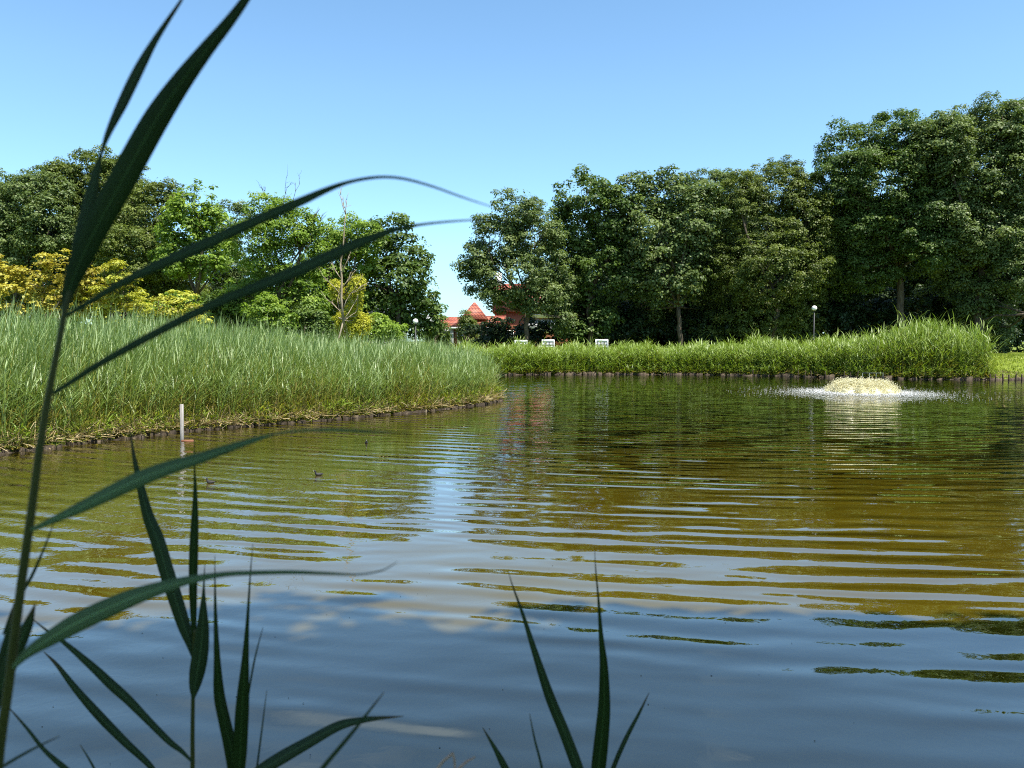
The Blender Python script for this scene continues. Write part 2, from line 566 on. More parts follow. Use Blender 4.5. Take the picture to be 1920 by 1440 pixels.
gx = np.unique(np.concatenate([np.arange(-32, 52, .4), [-1500, -700, -350, -200, -130, -90, -70, -55, -45, -38, 58, 68, 85, 110, 150, 220, 350, 700, 1500]]))
gy = np.unique(np.concatenate([np.arange(-6, 60, .4), [-1500, -600, -300, -150, -80, -40, -20, -12, 64, 70, 78, 90, 110, 140, 200, 350, 700, 1500, 3000]]))
GX, GY = np.meshgrid(gx, gy)
GZ = ground_z(GX, GY)
nx, ny = len(gx), len(gy)
ii = np.arange(nx * ny).reshape(ny, nx)
GQ = np.stack([ii[:-1, :-1], ii[:-1, 1:], ii[1:, 1:], ii[1:, :-1]], -1).reshape(-1, 4)


def ground_mat():
    m, nt, out = new_mat('ground')
    t = N(nt, "ShaderNodeTexCoord")
    n1 = N(nt, "ShaderNodeTexNoise"); n1.inputs['Scale'].default_value = .35; n1.inputs['Detail'].default_value = 8
    n2 = N(nt, "ShaderNodeTexNoise"); n2.inputs['Scale'].default_value = 9; n2.inputs['Detail'].default_value = 8
    for n in (n1, n2): nt.links.new(t.outputs['Object'], n.inputs['Vector'])
    g = ramp(nt, [(.3, (.09, .13, .015)), (.7, (.20, .25, .035))], n2.outputs[0])
    s = ramp(nt, [(.3, (.05, .036, .02)), (.7, (.12, .09, .055))], n2.outputs[0])
    f = ramp(nt, [(.58, (0, 0, 0)), (.66, (1, 1, 1))], n1.outputs[0])
    mx = N(nt, "ShaderNodeMix", data_type='RGBA')
    nt.links.new(f.outputs[0], mx.inputs[0]); nt.links.new(g.outputs[0], mx.inputs[6]); nt.links.new(s.outputs[0], mx.inputs[7])
    b = N(nt, "ShaderNodeBsdfPrincipled"); b.inputs['Roughness'].default_value = .9; b.inputs['Specular IOR Level'].default_value = .1
    nt.links.new(mx.outputs[2], b.inputs['Base Color'])
    bp = N(nt, "ShaderNodeBump"); bp.inputs['Distance'].default_value = .05
    nt.links.new(n2.outputs[0], bp.inputs['Height']); nt.links.new(bp.outputs[0], b.inputs['Normal'])
    nt.links.new(b.outputs[0], out.inputs[0])
    return m


tag(mk('ground', np.stack([GX, GY, GZ], -1).reshape(-1, 3), GQ, ground_mat(), smooth=True), kind='structure',
    label='grassy ground around the pond', cat='ground')


def water_height_group():
    """wave height in metres over the pond: rings, swell, wind ripples and the chop round the fountain"""
    nt = bpy.data.node_groups.new('water_height', 'ShaderNodeTree')
    nt.interface.new_socket('Position', in_out='INPUT', socket_type='NodeSocketVector')
    nt.interface.new_socket('Height', in_out='OUTPUT', socket_type='NodeSocketFloat')
    gi, go = nt.nodes.new('NodeGroupInput'), nt.nodes.new('NodeGroupOutput')
    L = nt.links.new

    def math_(op, a, b=None, c=None):
        n = N(nt, "ShaderNodeMath", operation=op)
        for i, v in enumerate((a, b, c)):
            if v is None: continue
            if isinstance(v, (int, float)): n.inputs[i].default_value = v
            else: L(v, n.inputs[i])
        return n.outputs[0]

    def noise(vec, scale, detail=2, rough=.5, dist=0):
        n = N(nt, "ShaderNodeTexNoise")
        n.inputs['Scale'].default_value = scale
        n.inputs['Detail'].default_value = detail
        n.inputs['Roughness'].default_value = rough
        n.inputs['Distortion'].default_value = dist
        L(vec, n.inputs['Vector'])
        return n.outputs[0]

    def mrange(v, a, b, c, d):
        n = N(nt, "ShaderNodeMapRange")
        n.interpolation_type = 'SMOOTHSTEP'
        for i, q in enumerate((a, b, c, d)): n.inputs[i + 1].default_value = q
        L(v, n.inputs[0])
        return n.outputs[0]

    def polar(cx, cy):
        dx = math_('SUBTRACT', s.outputs[0], cx); dy = math_('SUBTRACT', s.outputs[1], cy)
        r = math_('SQRT', math_('ADD', math_('MULTIPLY', dx, dx), math_('MULTIPLY', dy, dy)))
        return r, math_('ARCTAN2', dx, math_('MULTIPLY', dy, -1))

    def mapped(scale, rot=0):
        m_ = N(nt, "ShaderNodeMapping")
        m_.inputs['Scale'].default_value = scale
        m_.inputs['Rotation'].default_value = (0, 0, R(rot))
        L(pos, m_.inputs[0])
        return m_.outputs[0]

    pos = gi.outputs[0]
    s = N(nt, "ShaderNodeSeparateXYZ"); L(pos, s.inputs[0])
    r, ang = polar(6.5, 40.0)
    cp = N(nt, "ShaderNodeCombineXYZ")
    L(r, cp.inputs[0]); L(math_('MULTIPLY', ang, 19.0), cp.inputs[1])
    pol = cp.outputs[0]
    warp = math_('MULTIPLY', math_('SUBTRACT', noise(pol, .42, 3), .5), 6.5)
    amp1 = mrange(noise(pol, .8, 2), .36, .68, .05, 1.0)
    amp2 = mrange(noise(pol, 1.3, 2), .4, .7, .0, 1.0)
    ph1 = math_('MULTIPLY_ADD', r, 2 * math.pi / .43, warp)
    ph2 = math_('MULTIPLY_ADD', r, 2 * math.pi / .26, math_('MULTIPLY', warp, -1.7))
    w1 = math_('MULTIPLY', math_('MULTIPLY', math_('SINE', ph1), amp1), .0050)
    w2 = math_('MULTIPLY', math_('MULTIPLY', math_('SINE', ph2), amp2), .0018)
    calm = math_('MULTIPLY', mrange(s.outputs[1], 3.5, 6.5, .6, 1.0), mrange(s.outputs[1], 14, 30, 1.0, .7))
    rings = math_('MULTIPLY', math_('ADD', w1, w2), calm)
    swell = math_('MULTIPLY', noise(mapped((.5, 1.0, 1), 6), 1.3, 2), .024)
    rip = math_('MULTIPLY', noise(mapped((.3, 1.0, 1), 3), 5.0, 3, .55), math_('MULTIPLY', mrange(s.outputs[1], 8, 22, .06, 1.0), .0075))
    lf = math_('MULTIPLY', mrange(s.outputs[0], 0, -5, 0, 1), mrange(s.outputs[1], 6, 11, .1, 1))
    shv = math_('MULTIPLY', noise(pos, 9.0, 2, .5, 1.2), math_('MULTIPLY_ADD', lf, .0050, .0004))
    rf, _a = polar(FX, FY)
    chop = math_('MULTIPLY', noise(mapped((.6, 1, 1)), 4.0, 3, .6), math_('MULTIPLY', mrange(rf, 1.5, 9.0, 1.0, 0.0), .045))
    L(math_('ADD', math_('ADD', math_('ADD', rings, swell), math_('ADD', rip, shv)), chop), go.inputs[0])
    return nt


def water_mat():
    m, nt, out = new_mat('pond_water')
    L = nt.links.new
    grp = water_height_group()
    geo = N(nt, "ShaderNodeNewGeometry")
    eps = .008

    def height(off):
        v = N(nt, "ShaderNodeVectorMath", operation='ADD')
        v.inputs[1].default_value = off
        L(geo.outputs['Position'], v.inputs[0])
        gnode = N(nt, "ShaderNodeGroup")
        gnode.node_tree = grp
        L(v.outputs[0], gnode.inputs[0])
        return gnode.outputs[0]

    def math_(op, a, b):
        n = N(nt, "ShaderNodeMath", operation=op)
        for i, v in enumerate((a, b)):
            if isinstance(v, (int, float)): n.inputs[i].default_value = v
            else: L(v, n.inputs[i])
        return n.outputs[0]

    h0, hx, hy = height((0, 0, 0)), height((eps, 0, 0)), height((0, eps, 0))
    cb = N(nt, "ShaderNodeCombineXYZ")
    L(math_('DIVIDE', math_('SUBTRACT', h0, hx), eps), cb.inputs[0])
    L(math_('DIVIDE', math_('SUBTRACT', h0, hy), eps), cb.inputs[1])
    cb.inputs[2].default_value = 1
    nm = N(nt, "ShaderNodeVectorMath", operation='NORMALIZE')
    L(cb.outputs[0], nm.inputs[0])
    nrm = nm.outputs[0]
    no = N(nt, "ShaderNodeTexNoise")
    no.inputs['Scale'].default_value = .25
    no.inputs['Detail'].default_value = 4
    L(geo.outputs['Position'], no.inputs['Vector'])
    body = ramp(nt, [(.35, (.082, .058, .0030)), (.65, (.106, .080, .0046))], no.outputs[0])
    dif = N(nt, "ShaderNodeBsdfDiffuse"); L(body.outputs[0], dif.inputs[0])
    gl = N(nt, "ShaderNodeBsdfGlossy"); gl.inputs['Roughness'].default_value = .01
    L(nrm, gl.inputs['Normal'])
    fr = N(nt, "ShaderNodeFresnel"); fr.inputs[0].default_value = 1.5; L(nrm, fr.inputs[1])
    f1 = N(nt, "ShaderNodeMath", operation='MULTIPLY_ADD', use_clamp=True)
    L(fr.outputs[0], f1.inputs[0]); f1.inputs[1].default_value = 1.7; f1.inputs[2].default_value = .10
    mx = N(nt, "ShaderNodeMixShader"); L(f1.outputs[0], mx.inputs[0]); L(dif.outputs[0], mx.inputs[1]); L(gl.outputs[0], mx.inputs[2])
    L(mx.outputs[0], out.inputs[0])
    return m


tag(mk('pond_water', [(-24, -3, 0), (50, -3, 0), (50, 50, 0), (-24, 50, 0)], [[0, 1, 2, 3]], water_mat()), kind='structure',
    label='brown green pond water with ring ripples', cat='water')

# ------------------------------------------------------------------ houses
def gable_pts(x0, x1, y0, y1, z0, z1, hipl=0.0, hipr=0.0):
    ym = (y0 + y1) / 2
    return np.array([[x0, y0, z0], [x1, y0, z0], [x1, y1, z0], [x0, y1, z0], [x0 + hipl, ym, z1], [x1 - hipr, ym, z1]])


GABLE_Q = [[0, 1, 5, 4], [2, 3, 4, 5], [3, 2, 1, 0]]
GABLE_T = [[3, 0, 4], [1, 2, 5]]


def window(root, cx, y, cz, w, h, pane_n=2):
    f = MB()
    t = .07
    f.box((cx, y, cz + h / 2 - t / 2), (w, .1, t)).box((cx, y, cz - h / 2 + t / 2), (w, .1, t))
    for k in range(pane_n + 1):
        f.box((cx - w / 2 + t / 2 + k * (w - t) / pane_n, y - .003, cz), (t, .1, h - 2 * t))
    fo = f.build('window', M['white_paint'], root)
    g = MB().box((cx, y + .03, cz), (w - .02, .02, h - .02)).build('pane', M['glass'], fo, origin=np.array(root.location))
    return fo


# bungalow with a red tiled hip roof, right of the lamp in the gap between the trees
D = 84.0
gz = 1.0
xl, xr = P(832, 640, D)[0], P(940, 640, D)[0]
h1 = empty('bungalow', ((xl + xr) / 2, D, gz), 'low brick bungalow with red tiled hip roof in the gap between the trees', 'house')
ze = P(0, 613, D)[2]
wm = MB()
xm = P(851, 640, D)[0]
wm.box(((xm + xr) / 2, D + 3.5, (gz - .5 + ze) / 2), (xr - xm, 7, ze - gz + .5))
wm.box(((xl + xm) / 2 + .1, D + 4.5, (gz - .5 + ze - .3) / 2), (xm - xl - .2, 5, ze - gz + .2))
wm.build('wall', M['brick'], h1)
zp = P(0, 564, D)[2]
rm = MB()
px_ = P(887, 640, D)[0]
zl = P(0, 590, D)[2]
ze2 = P(0, 618, D)[2]
rm.add(gable_pts(xm - .4, xr + .5, D - .6, D + 7.6, ze, zl, 1.6, 0), GABLE_Q, GABLE_T)
pa, pb = P(861, 640, D)[0], P(915, 640, D)[0]
zb = P(0, 598, D)[2]
rm.add(np.array([[pa, D + .9, zb], [pb, D + .9, zb], [pb, D + 6.2, zb], [pa, D + 6.2, zb], [px_ - .1, D + 3.4, zp], [px_ + .1, D + 3.4, zp]]), GABLE_Q, GABLE_T)
rm.add(gable_pts(xl - 1.1, px_, D + .2, D + 6.6, ze2, zl - .12, .3, 0), GABLE_Q, GABLE_T)
rm.build('roof', M['tiles'], h1)
fm = MB()
fm.box(((xm + xr) / 2, D - .66, ze - .13), (xr - xm + .9, .1, .22))
fm.box(((xl + xm) / 2 - .6, D + .15, ze2 - .1), (xm - xl + .6, .1, .18))
fm.build('fascia', M['white_paint'], h1)
MB().box((P(845, 0, D)[0], D - .2, (gz + ze - .3) / 2 + .1), (.35, .35, ze - gz - .1)).build('porch_post', M['pale_grey'], h1)
MB().box((P(838, 0, D)[0], D + 1.95, gz + 1.1), (1.0, .08, 2.1)).build('door', M['door_dark'], h1)
window(h1, P(866, 0, D)[0], D - .03, gz + 1.45, 1.3, 1.3)
window(h1, P(910, 0, D)[0], D - .03, gz + 1.45, 1.6, 1.3)

# taller house with a red roof and white dormers behind the loose grey green tree
D2 = 88.0
x0, x1 = P(928, 640, D2)[0], P(1075, 640, D2)[0]
h2 = empty('red_roof_house', ((x0 + x1) / 2, D2, gz), 'taller red roofed house with white dormer half hidden behind the loose tree', 'house')
z_e, z_r = P(0, 585, D2)[2], P(0, 527, D2)[2]
MB().box(((x0 + x1) / 2, D2 + 4, (gz - .5 + z_e) / 2), (x1 - x0, 8, z_e - gz + .5)).build('wall', M['brick'], h2)
roof2 = MB().add(gable_pts(x0 - .3, x1 + .3, D2 - .5, D2 + 8.5, z_e, z_r, 0, 0), GABLE_Q, GABLE_T).build('roof', M['tiles'], h2)
for px in (925, 1050):
    MB().box((P(px + 8, 0, D2)[0], D2 + 4, z_r + .3), (.8, .8, 2.0)).build('chimney', M['white_wall'], roof2, origin=np.array(h2.location))
dm = MB()
dx0, dx1 = P(985, 0, D2)[0], P(1052, 0, D2)[0]
dm.box(((dx0 + dx1) / 2, D2 + 1.2, z_e + .1), (dx1 - dx0, 3.0, 1.6))
dm.box(((dx0 + dx1) / 2, D2 + 1.0, z_e + 1.0), (dx1 - dx0 + .4, 3.4, .18))
dm.build('dormer', M['white_wall'], h2)
window(h2, P(1002, 0, D2)[0], D2 - .34, z_e + .15, 1.3, 1.0)
window(h2, P(1036, 0, D2)[0], D2 - .34, z_e + .15, 1.3, 1.0)
pm = MB().box(((dx0 + dx1) / 2 - .2, D2 - .03, gz + 2.7), (3.6, .12, 1.5))
pm.build('front_panel', M['white_wall'], h2)
window(h2, P(950, 0, D2)[0], D2 - .05, gz + 1.6, 1.6, 1.3)

# pale house glimpsed through the left hand trees
D3 = 82.0
x0, x1 = P(560, 640, D3)[0], P(745, 640, D3)[0]
h3 = empty('pale_house', ((x0 + x1) / 2, D3, gz), 'pale house glimpsed through the leaves behind the yellow sapling', 'house')
z_e, z_r = P(0, 588, D3)[2], P(0, 545, D3)[2]
MB().box(((x0 + x1) / 2, D3 + 4, (gz - .5 + z_e) / 2), (x1 - x0, 8, z_e - gz + .5)).build('wall', M['white_wall'], h3)
MB().add(gable_pts(x0 - .4, x1 + .4, D3 - .5, D3 + 8.5, z_e, z_r, 2, 2), GABLE_Q, GABLE_T).build('roof', M['grey_wall'], h3)
window(h3, P(600, 0, D3)[0], D3 - .05, gz + 1.5, 1.6, 1.3)
window(h3, P(690, 0, D3)[0], D3 - .05, gz + 1.5, 1.6, 1.3)

# dark grey gabled shed between lamp and bungalow
D4 = 74.0
x0, x1 = P(800, 640, D4)[0], P(818, 640, D4)[0]
h4 = empty('shed', ((x0 + x1) / 2, D4, gz), 'narrow dark grey shed between the globe lamp and the bungalow', 'shed')
ze4 = P(0, 612, D4)[2]
MB().box(((x0 + x1) / 2, D4 + 1.5, (gz - .3 + ze4) / 2), (x1 - x0, 3, ze4 - gz + .3)).build('wall', M['grey_wall'], h4)
zz = P(0, 588, D4)[2]
MB().add(np.array([[x0 - .15, D4 - .2, ze4], [x1 + .15, D4 - .2, ze4], [x1 + .15, D4 + 3.2, ze4], [x0 - .15, D4 + 3.2, ze4], [x0 - .1, D4 - .2, zz], [x0 - .1, D4 + 3.2, zz]]),
         [[1, 2, 5, 4], [0, 4, 5, 3], [3, 2, 1, 0]], [[0, 1, 4], [2, 3, 5]]).build('roof', M['pale_grey'], h4)
window(h4, (x0 + x1) / 2, D4 - .04, gz + 1.5, .5, 1.1, 1)

# ------------------------------------------------------------------ trees
def leaf_cloud(centers, norms, size, aspect, r):
    """rhombic leaves: centre, facing, length"""
    n = len(centers)
    t = r.normal(size=(n, 3))
    norms = norms / (np.linalg.norm(norms, axis=1, keepdims=True) + 1e-9)
    a = np.cross(norms, t); a /= np.linalg.norm(a, axis=1, keepdims=True) + 1e-9
    b = np.cross(norms, a)
    L = size * r.uniform(.65, 1.35, (n, 1))
    W = L * aspect
    droop = norms * L * .18
    V = np.stack([centers - a * L / 2 - droop, centers + b * W / 2, centers + a * L / 2 - droop, centers - b * W / 2], 1)
    Fq = np.arange(n * 4).reshape(n, 4)
    return V.reshape(-1, 3), Fq


def crown_arrays(lobes, r, leaf=.21, aspect=.7, rc=(.55, .95), fill=1.1, cover=.75, flat=.7, up=.75, hollow=.55, back=.45, ragged=.12, free=.10):
    C, Nn, T = [], [], []
    for (c, ax) in lobes:
        c, ax = np.asarray(c, float), np.asarray(ax, float)
        am = ax.mean()
        area = 4 * math.pi * am * am
        rcm = (rc[0] + rc[1]) / 2
        rcm = min(rcm, am * .55)
        nc = max(6, int(1.25 * fill * area / (math.pi * rcm * rcm)))
        d = r.normal(size=(nc, 3)); d /= np.linalg.norm(d, axis=1, keepdims=True)
        keep = (d[:, 1] < .25) | (r.random(nc) < back)
        d = d[keep]; nc = len(d)
        rad = r.uniform(hollow, 1.0, nc) ** .7 * (1 + np.clip(r.normal(0, ragged, nc), -.3, .16))
        cc = c + d * ax * rad[:, None]
        rr = rc[0] * .7 + (rc[1] * 1.02 - rc[0] * .7) * r.random(nc) ** 1.6
        rr = rr * min(1.0, am * .55 / rcm)
        ct = r.normal(0, .2, nc)
        nl = np.maximum(8, (cover * 2 * math.pi * rr ** 2 / (leaf * leaf * aspect * .5))).astype(int)
        idx = np.repeat(np.arange(nc), nl)
        n = len(idx)
        e = r.normal(size=(n, 3)); e /= np.linalg.norm(e, axis=1, keepdims=True)
        e[:, 2] = np.where(r.random(n) < .58, np.abs(e[:, 2]), e[:, 2])
        q = r.uniform(.35, 1.0, n) ** .5 * (1 + np.clip(r.normal(0, .12, n), -.2, .45))
        pos = cc[idx] + e * np.array([1, 1, flat]) * (rr[idx] * q)[:, None]
        nn = e * .9 + np.array([0, 0, up]) + r.normal(0, .45, (n, 3)) + d[idx] * .35
        C.append(pos); Nn.append(nn)
        T.append(np.clip(.45 + ct[idx] + r.normal(0, .14, n), 0, 1))
        nf = int(n * free)
        e = r.normal(size=(nf, 3)); e /= np.linalg.norm(e, axis=1, keepdims=True)
        kf = (e[:, 1] < .3) | (r.random(nf) < back)
        e = e[kf]; nf = len(e)
        C.append(c + e * ax * (r.uniform(.6, 1.06, nf) ** .6)[:, None])
        Nn.append(e * .8 + np.array([0, 0, up]) + r.normal(0, .5, (nf, 3)))
        T.append(np.clip(.45 + r.normal(0, .25, nf), 0, 1))
    C, Nn, T = np.concatenate(C), np.concatenate(Nn), np.concatenate(T)
    V, Fq = leaf_cloud(C, Nn, leaf, aspect, r)
    return V, Fq, T


def limb_path(a, b, r, bend=.12, n=6, sag=0.0):
    a, b = np.asarray(a, float), np.asarray(b, float)
    t = np.linspace(0, 1, n)[:, None]
    L = np.linalg.norm(b - a)
    off = r.normal(0, bend * L, 3) * np.array([1, 1, .3])
    p = a + (b - a) * t + off * np.sin(t * math.pi) + r.normal(0, .015 * L, (n, 3)) * np.sin(t * math.pi)
    p[:, 2] += -sag * (np.sin(t[:, 0] * math.pi)) * L
    return p


def tree(name, label, D, base_px, lobes_px, mat, group=None, cat='tree', bark='bark', trunk_r=.2, fork=.35, seed=1, thin=.85, twigs=4, fork_pt=None, under=None, **kw):
    r = np.random.default_rng(seed)
    if under is None: under = .04 if base_px > 1040 and cat == 'tree' else .012
    bx = P(base_px, 640, D)[0]
    bz = float(ground_z(np.array([bx]), np.array([D]))[0]) - .1
    base = np.array([bx, D, bz])
    lobes = []
    for lb in lobes_px:
        px, py, rx, ry = lb[:4]
        rx, ry = rx * 1.16, ry * 1.1
        ax = rx / F * D
        dy = lb[4] if len(lb) > 4 else r.uniform(-.45, .45) * ax + under * max(0, py - 470)
        c = P(px, py, D)
        lobes.append((np.array([c[0], D + dy, max(c[2], bz + .3)]), np.array([ax, ax * thin, ry / F * D])))
    root = empty(name, base, label, cat, group)
    V, Fq, T = crown_arrays(lobes, r, **kw)
    lo = V[:, 2] < bz + .12
    V[lo, 2] = bz + .12 + r.uniform(0, .2, lo.sum())
    mk('crown', V, Fq, M[mat], root, tint=T)
    cen = np.mean([l[0] for l in lobes], 0)
    top = max(l[0][2] + l[1][2] for l in lobes)
    fk = np.array([bx * .6 + cen[0] * .4, D, bz + fork * (top - bz)]) if fork_pt is None else np.array([P(fork_pt[0], fork_pt[1], D)[0], D, P(fork_pt[0], fork_pt[1], D)[2]])
    mb = MB()
    tp = limb_path(base, fk, r, .04, 7)
    rr = np.linspace(trunk_r, trunk_r * .72, 7); rr[0] *= 1.35; rr[1] *= 1.08
    mb.tube(tp, rr, 9)
    for c, ax in lobes:
        n = 6
        p = limb_path(fk, c, r, .1, n)
        r0 = trunk_r * r.uniform(.35, .55)
        mb.tube(p, np.linspace(r0, r0 * .25, n), 6)
        for k in range(twigs):
            d = r.normal(size=3); d /= np.linalg.norm(d); d[2] = abs(d[2]) * .8
            s = p[r.integers(2, n)]
            mb.tube(limb_path(s, c + d * ax * .85, r, .08, 4), np.linspace(r0 * .32, .012, 4), 4)
    mb.build('trunk', M[bark], root, smooth=True)
    return root


ash = dict(leaf=.165, aspect=.62, rc=(.4, .75), cover=.62, fill=1.35)
fine = dict(leaf=.14, aspect=.6, rc=(.35, .6), cover=.6, fill=1.5, hollow=.65)
syc = dict(leaf=.20, aspect=.8, rc=(.42, .75), cover=.62, fill=1.4)
big = dict(leaf=.165, aspect=.66, rc=(.42, .8), cover=.66, fill=1.5)
loose = dict(leaf=.17, aspect=.5, rc=(.35, .65), cover=.5, fill=1.3, ragged=.18)
coarse = dict(leaf=.32, aspect=.8, rc=(.7, 1.1), cover=.7, fill=1.5)

# right hand side
tree('broadleaf_tree', 'loose grey green tree with a leaning trunk right of the bungalow', 55, 987,
     [(966, 402, 42, 40), (935, 450, 46, 48), (1003, 440, 48, 52), (900, 488, 34, 28), (955, 520, 62, 48), (1030, 500, 44, 52), (906, 538, 30, 26), (1008, 555, 48, 32), (1046, 556, 34, 34), (883, 500, 20, 22), (938, 565, 30, 22), (1060, 600, 26, 24)],
     'leaf_grey', trunk_r=.2, fork_pt=(990, 585), seed=11, twigs=6, **{**ash, 'cover': .58, 'ragged': .2})
tree('broadleaf_tree', 'rounded deep green tree between the loose grey tree and the sycamore', 58, 1105,
     [(1098, 375, 48, 40), (1085, 440, 46, 58), (1150, 405, 42, 50), (1125, 505, 66, 58), (1078, 535, 44, 42), (1125, 585, 66, 42), (1050, 445, 32, 56), (1046, 520, 40, 46), (1165, 455, 36, 50), (1105, 604, 54, 38, 1.0)],
     'leaf_deep', seed=12, trunk_r=.24, **syc)
tree('broadleaf_tree', 'spiky topped sycamore standing above the right white bench', 57, 1277,
     [(1198, 372, 42, 42), (1253, 362, 46, 46), (1228, 435, 74, 62), (1292, 425, 46, 58), (1250, 515, 74, 52), (1190, 500, 54, 50), (1300, 500, 42, 50), (1318, 392, 32, 38), (1220, 570, 50, 40), (1320, 570, 40, 44)],
     'leaf_grey', seed=13, trunk_r=.2, fork_pt=(1272, 575), **{**syc, 'ragged': .2})
tree('broadleaf_tree', 'paler treetop showing behind the sycamore and the dense olive tree', 68, 1350,
     [(1335, 362, 48, 45), (1385, 385, 45, 55), (1310, 420, 55, 60), (1360, 470, 70, 80), (1340, 560, 80, 70)], 'leaf_grey', seed=14, **ash)
tree('broadleaf_tree', 'dense small leaved olive green tree left of the tall dark trees', 57, 1440,
     [(1452, 362, 58, 55), (1412, 425, 66, 66), (1500, 425, 52, 66), (1440, 505, 92, 68), (1378, 520, 56, 56), (1480, 575, 84, 56), (1400, 590, 60, 45), (1385, 372, 38, 38), (1515, 372, 34, 44), (1545, 470, 36, 64), (1550, 570, 50, 54), (1430, 600, 64, 40, 1.0), (1500, 612, 54, 34, 2.5), (1360, 612, 46, 32, 2.5)],
     'leaf_olive', seed=15, trunk_r=.25, **fine)
tree('broadleaf_tree', 'tall dark tree with a slim trunk behind the tallest reeds', 57, 1692,
     [(1600, 290, 56, 50), (1680, 266, 62, 50), (1570, 345, 42, 50), (1650, 345, 84, 66), (1612, 425, 66, 58), (1705, 430, 72, 54), (1585, 500, 52, 48), (1742, 330, 54, 58), (1740, 410, 50, 60), (1560, 420, 40, 50), (1640, 500, 60, 44), (1700, 480, 36, 26, -3)],
     'leaf_deep', seed=16, trunk_r=.3, fork_pt=(1682, 505), **big)
tree('broadleaf_tree', 'tallest broad crowned tree at the right edge of the photo', 55, 1840,
     [(1795, 264, 60, 50), (1858, 252, 60, 48), (1925, 250, 56, 52), (1822, 335, 80, 66), (1905, 345, 74, 74), (1775, 420, 60, 52), (1860, 445, 80, 60), (1945, 460, 64, 84), (1795, 480, 60, 40), (1755, 290, 50, 54), (1860, 530, 70, 40), (1742, 286, 46, 46), (1892, 262, 50, 46)],
     'leaf_grey', seed=17, trunk_r=.32, **big)
tree('broadleaf_tree', 'low sunlit bushy tree above the lawn at the right edge', 52, 1935,
     [(1905, 560, 38, 46), (1940, 500, 46, 56), (1900, 612, 26, 36), (1945, 610, 40, 50)], 'leaf_grey', seed=18, **ash)
for k, (px, D, top, hw, lab) in enumerate([
        (1160, 72, 420, 90, 'far shaded tree filling the gap behind the deep green tree'),
        (1290, 74, 420, 90, 'far shaded tree filling the gap behind the sycamore trunk'),
        (1430, 73, 400, 100, 'far shaded tree standing behind the dense olive tree'),
        (1580, 72, 360, 110, 'far shaded tree behind the globe lamp on the right'),
        (1730, 73, 340, 110, 'far shaded tree behind the slim trunked tall tree'),
        (1880, 72, 330, 120, 'far shaded tree behind the tallest broad crowned tree')]):
    tree('broadleaf_tree', lab, D, px, [(px, top + 70, hw * .8, 70), (px - hw * .3, top + 130, hw * .9, 70), (px + hw * .3, top + 180, hw * .9, 70), (px, 600, hw, 50), (px + hw * .6, 560, hw * .7, 60), (px - hw * (.7 if k else .2), 560, hw * .7, 60)], 'leaf_dark', seed=40 + k, twigs=1, **coarse)

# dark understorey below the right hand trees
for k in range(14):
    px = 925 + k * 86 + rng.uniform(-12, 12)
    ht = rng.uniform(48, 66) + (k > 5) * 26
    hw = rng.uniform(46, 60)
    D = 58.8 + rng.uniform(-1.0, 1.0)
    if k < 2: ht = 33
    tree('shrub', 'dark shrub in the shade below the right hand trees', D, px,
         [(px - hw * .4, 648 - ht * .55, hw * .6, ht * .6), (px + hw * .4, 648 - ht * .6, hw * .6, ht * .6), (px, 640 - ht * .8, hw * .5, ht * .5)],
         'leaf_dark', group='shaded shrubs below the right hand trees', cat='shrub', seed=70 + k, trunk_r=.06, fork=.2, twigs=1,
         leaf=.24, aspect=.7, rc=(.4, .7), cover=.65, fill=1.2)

# left hand side
tree('broadleaf_tree', 'broad grey green tree at the left edge above the golden maple', 58, 30,
     [(8, 395, 66, 66), (68, 372, 58, 50), (30, 470, 72, 54), (108, 425, 52, 54), (-60, 420, 70, 90), (60, 540, 80, 50)], 'leaf_grey', seed=21, **big)
tree('broadleaf_tree', 'tallest left tree directly behind the broad reed leaf', 61, 195,
     [(192, 348, 60, 50), (140, 352, 48, 40), (232, 362, 50, 54), (200, 425, 72, 54), (150, 470, 62, 46), (200, 530, 80, 50)], 'leaf_olive', seed=22, **big)
tree('broadleaf_tree', 'dense olive tree right of the broad reed leaf', 57, 285,
     [(272, 398, 52, 54), (302, 380, 38, 42), (260, 478, 72, 54), (322, 500, 54, 46), (290, 560, 70, 40)], 'leaf_olive', seed=23, **ash)
tree('broadleaf_tree', 'bright topped sycamore with sky gaps left of the pale fine tree', 54, 368,
     [(367, 388, 40, 38), (350, 428, 42, 36), (400, 430, 30, 38), (338, 478, 42, 36), (390, 490, 36, 36)], 'leaf_fresh', seed=24, **syc)
tree('broadleaf_tree', 'pale fine leaved tree between the sycamore and the twiggy tree', 63, 438,
     [(442, 428, 40, 40), (420, 488, 46, 42), (455, 540, 50, 50)], 'leaf_grey', seed=25, **loose)
twt = tree('broadleaf_tree', 'fresh green tree with bare twigs sticking out of its top', 45, 520,
           [(510, 402, 38, 38), (545, 430, 42, 40), (480, 458, 46, 44), (550, 488, 46, 46), (500, 535, 62, 46), (583, 440, 22, 36), (450, 560, 50, 42), (560, 560, 50, 40)], 'leaf_fresh', seed=26, **loose)
tree('broadleaf_tree', 'low light green tree behind the bare sapling top', 48, 640,
     [(638, 440, 44, 30), (618, 488, 42, 40), (680, 452, 34, 32), (590, 540, 38, 40), (660, 500, 40, 34), (640, 560, 50, 40)], 'leaf_fresh', seed=27, **ash)
tree('broadleaf_tree', 'dark tree left of the sky gap beside the globe lamp', 50, 745,
     [(735, 430, 36, 28), (702, 470, 36, 34), (762, 478, 42, 40), (740, 528, 54, 44), (790, 540, 28, 36), (720, 580, 60, 40), (800, 592, 26, 32), (692, 540, 34, 36), (770, 600, 44, 34)], 'leaf_deep', seed=28, **syc)
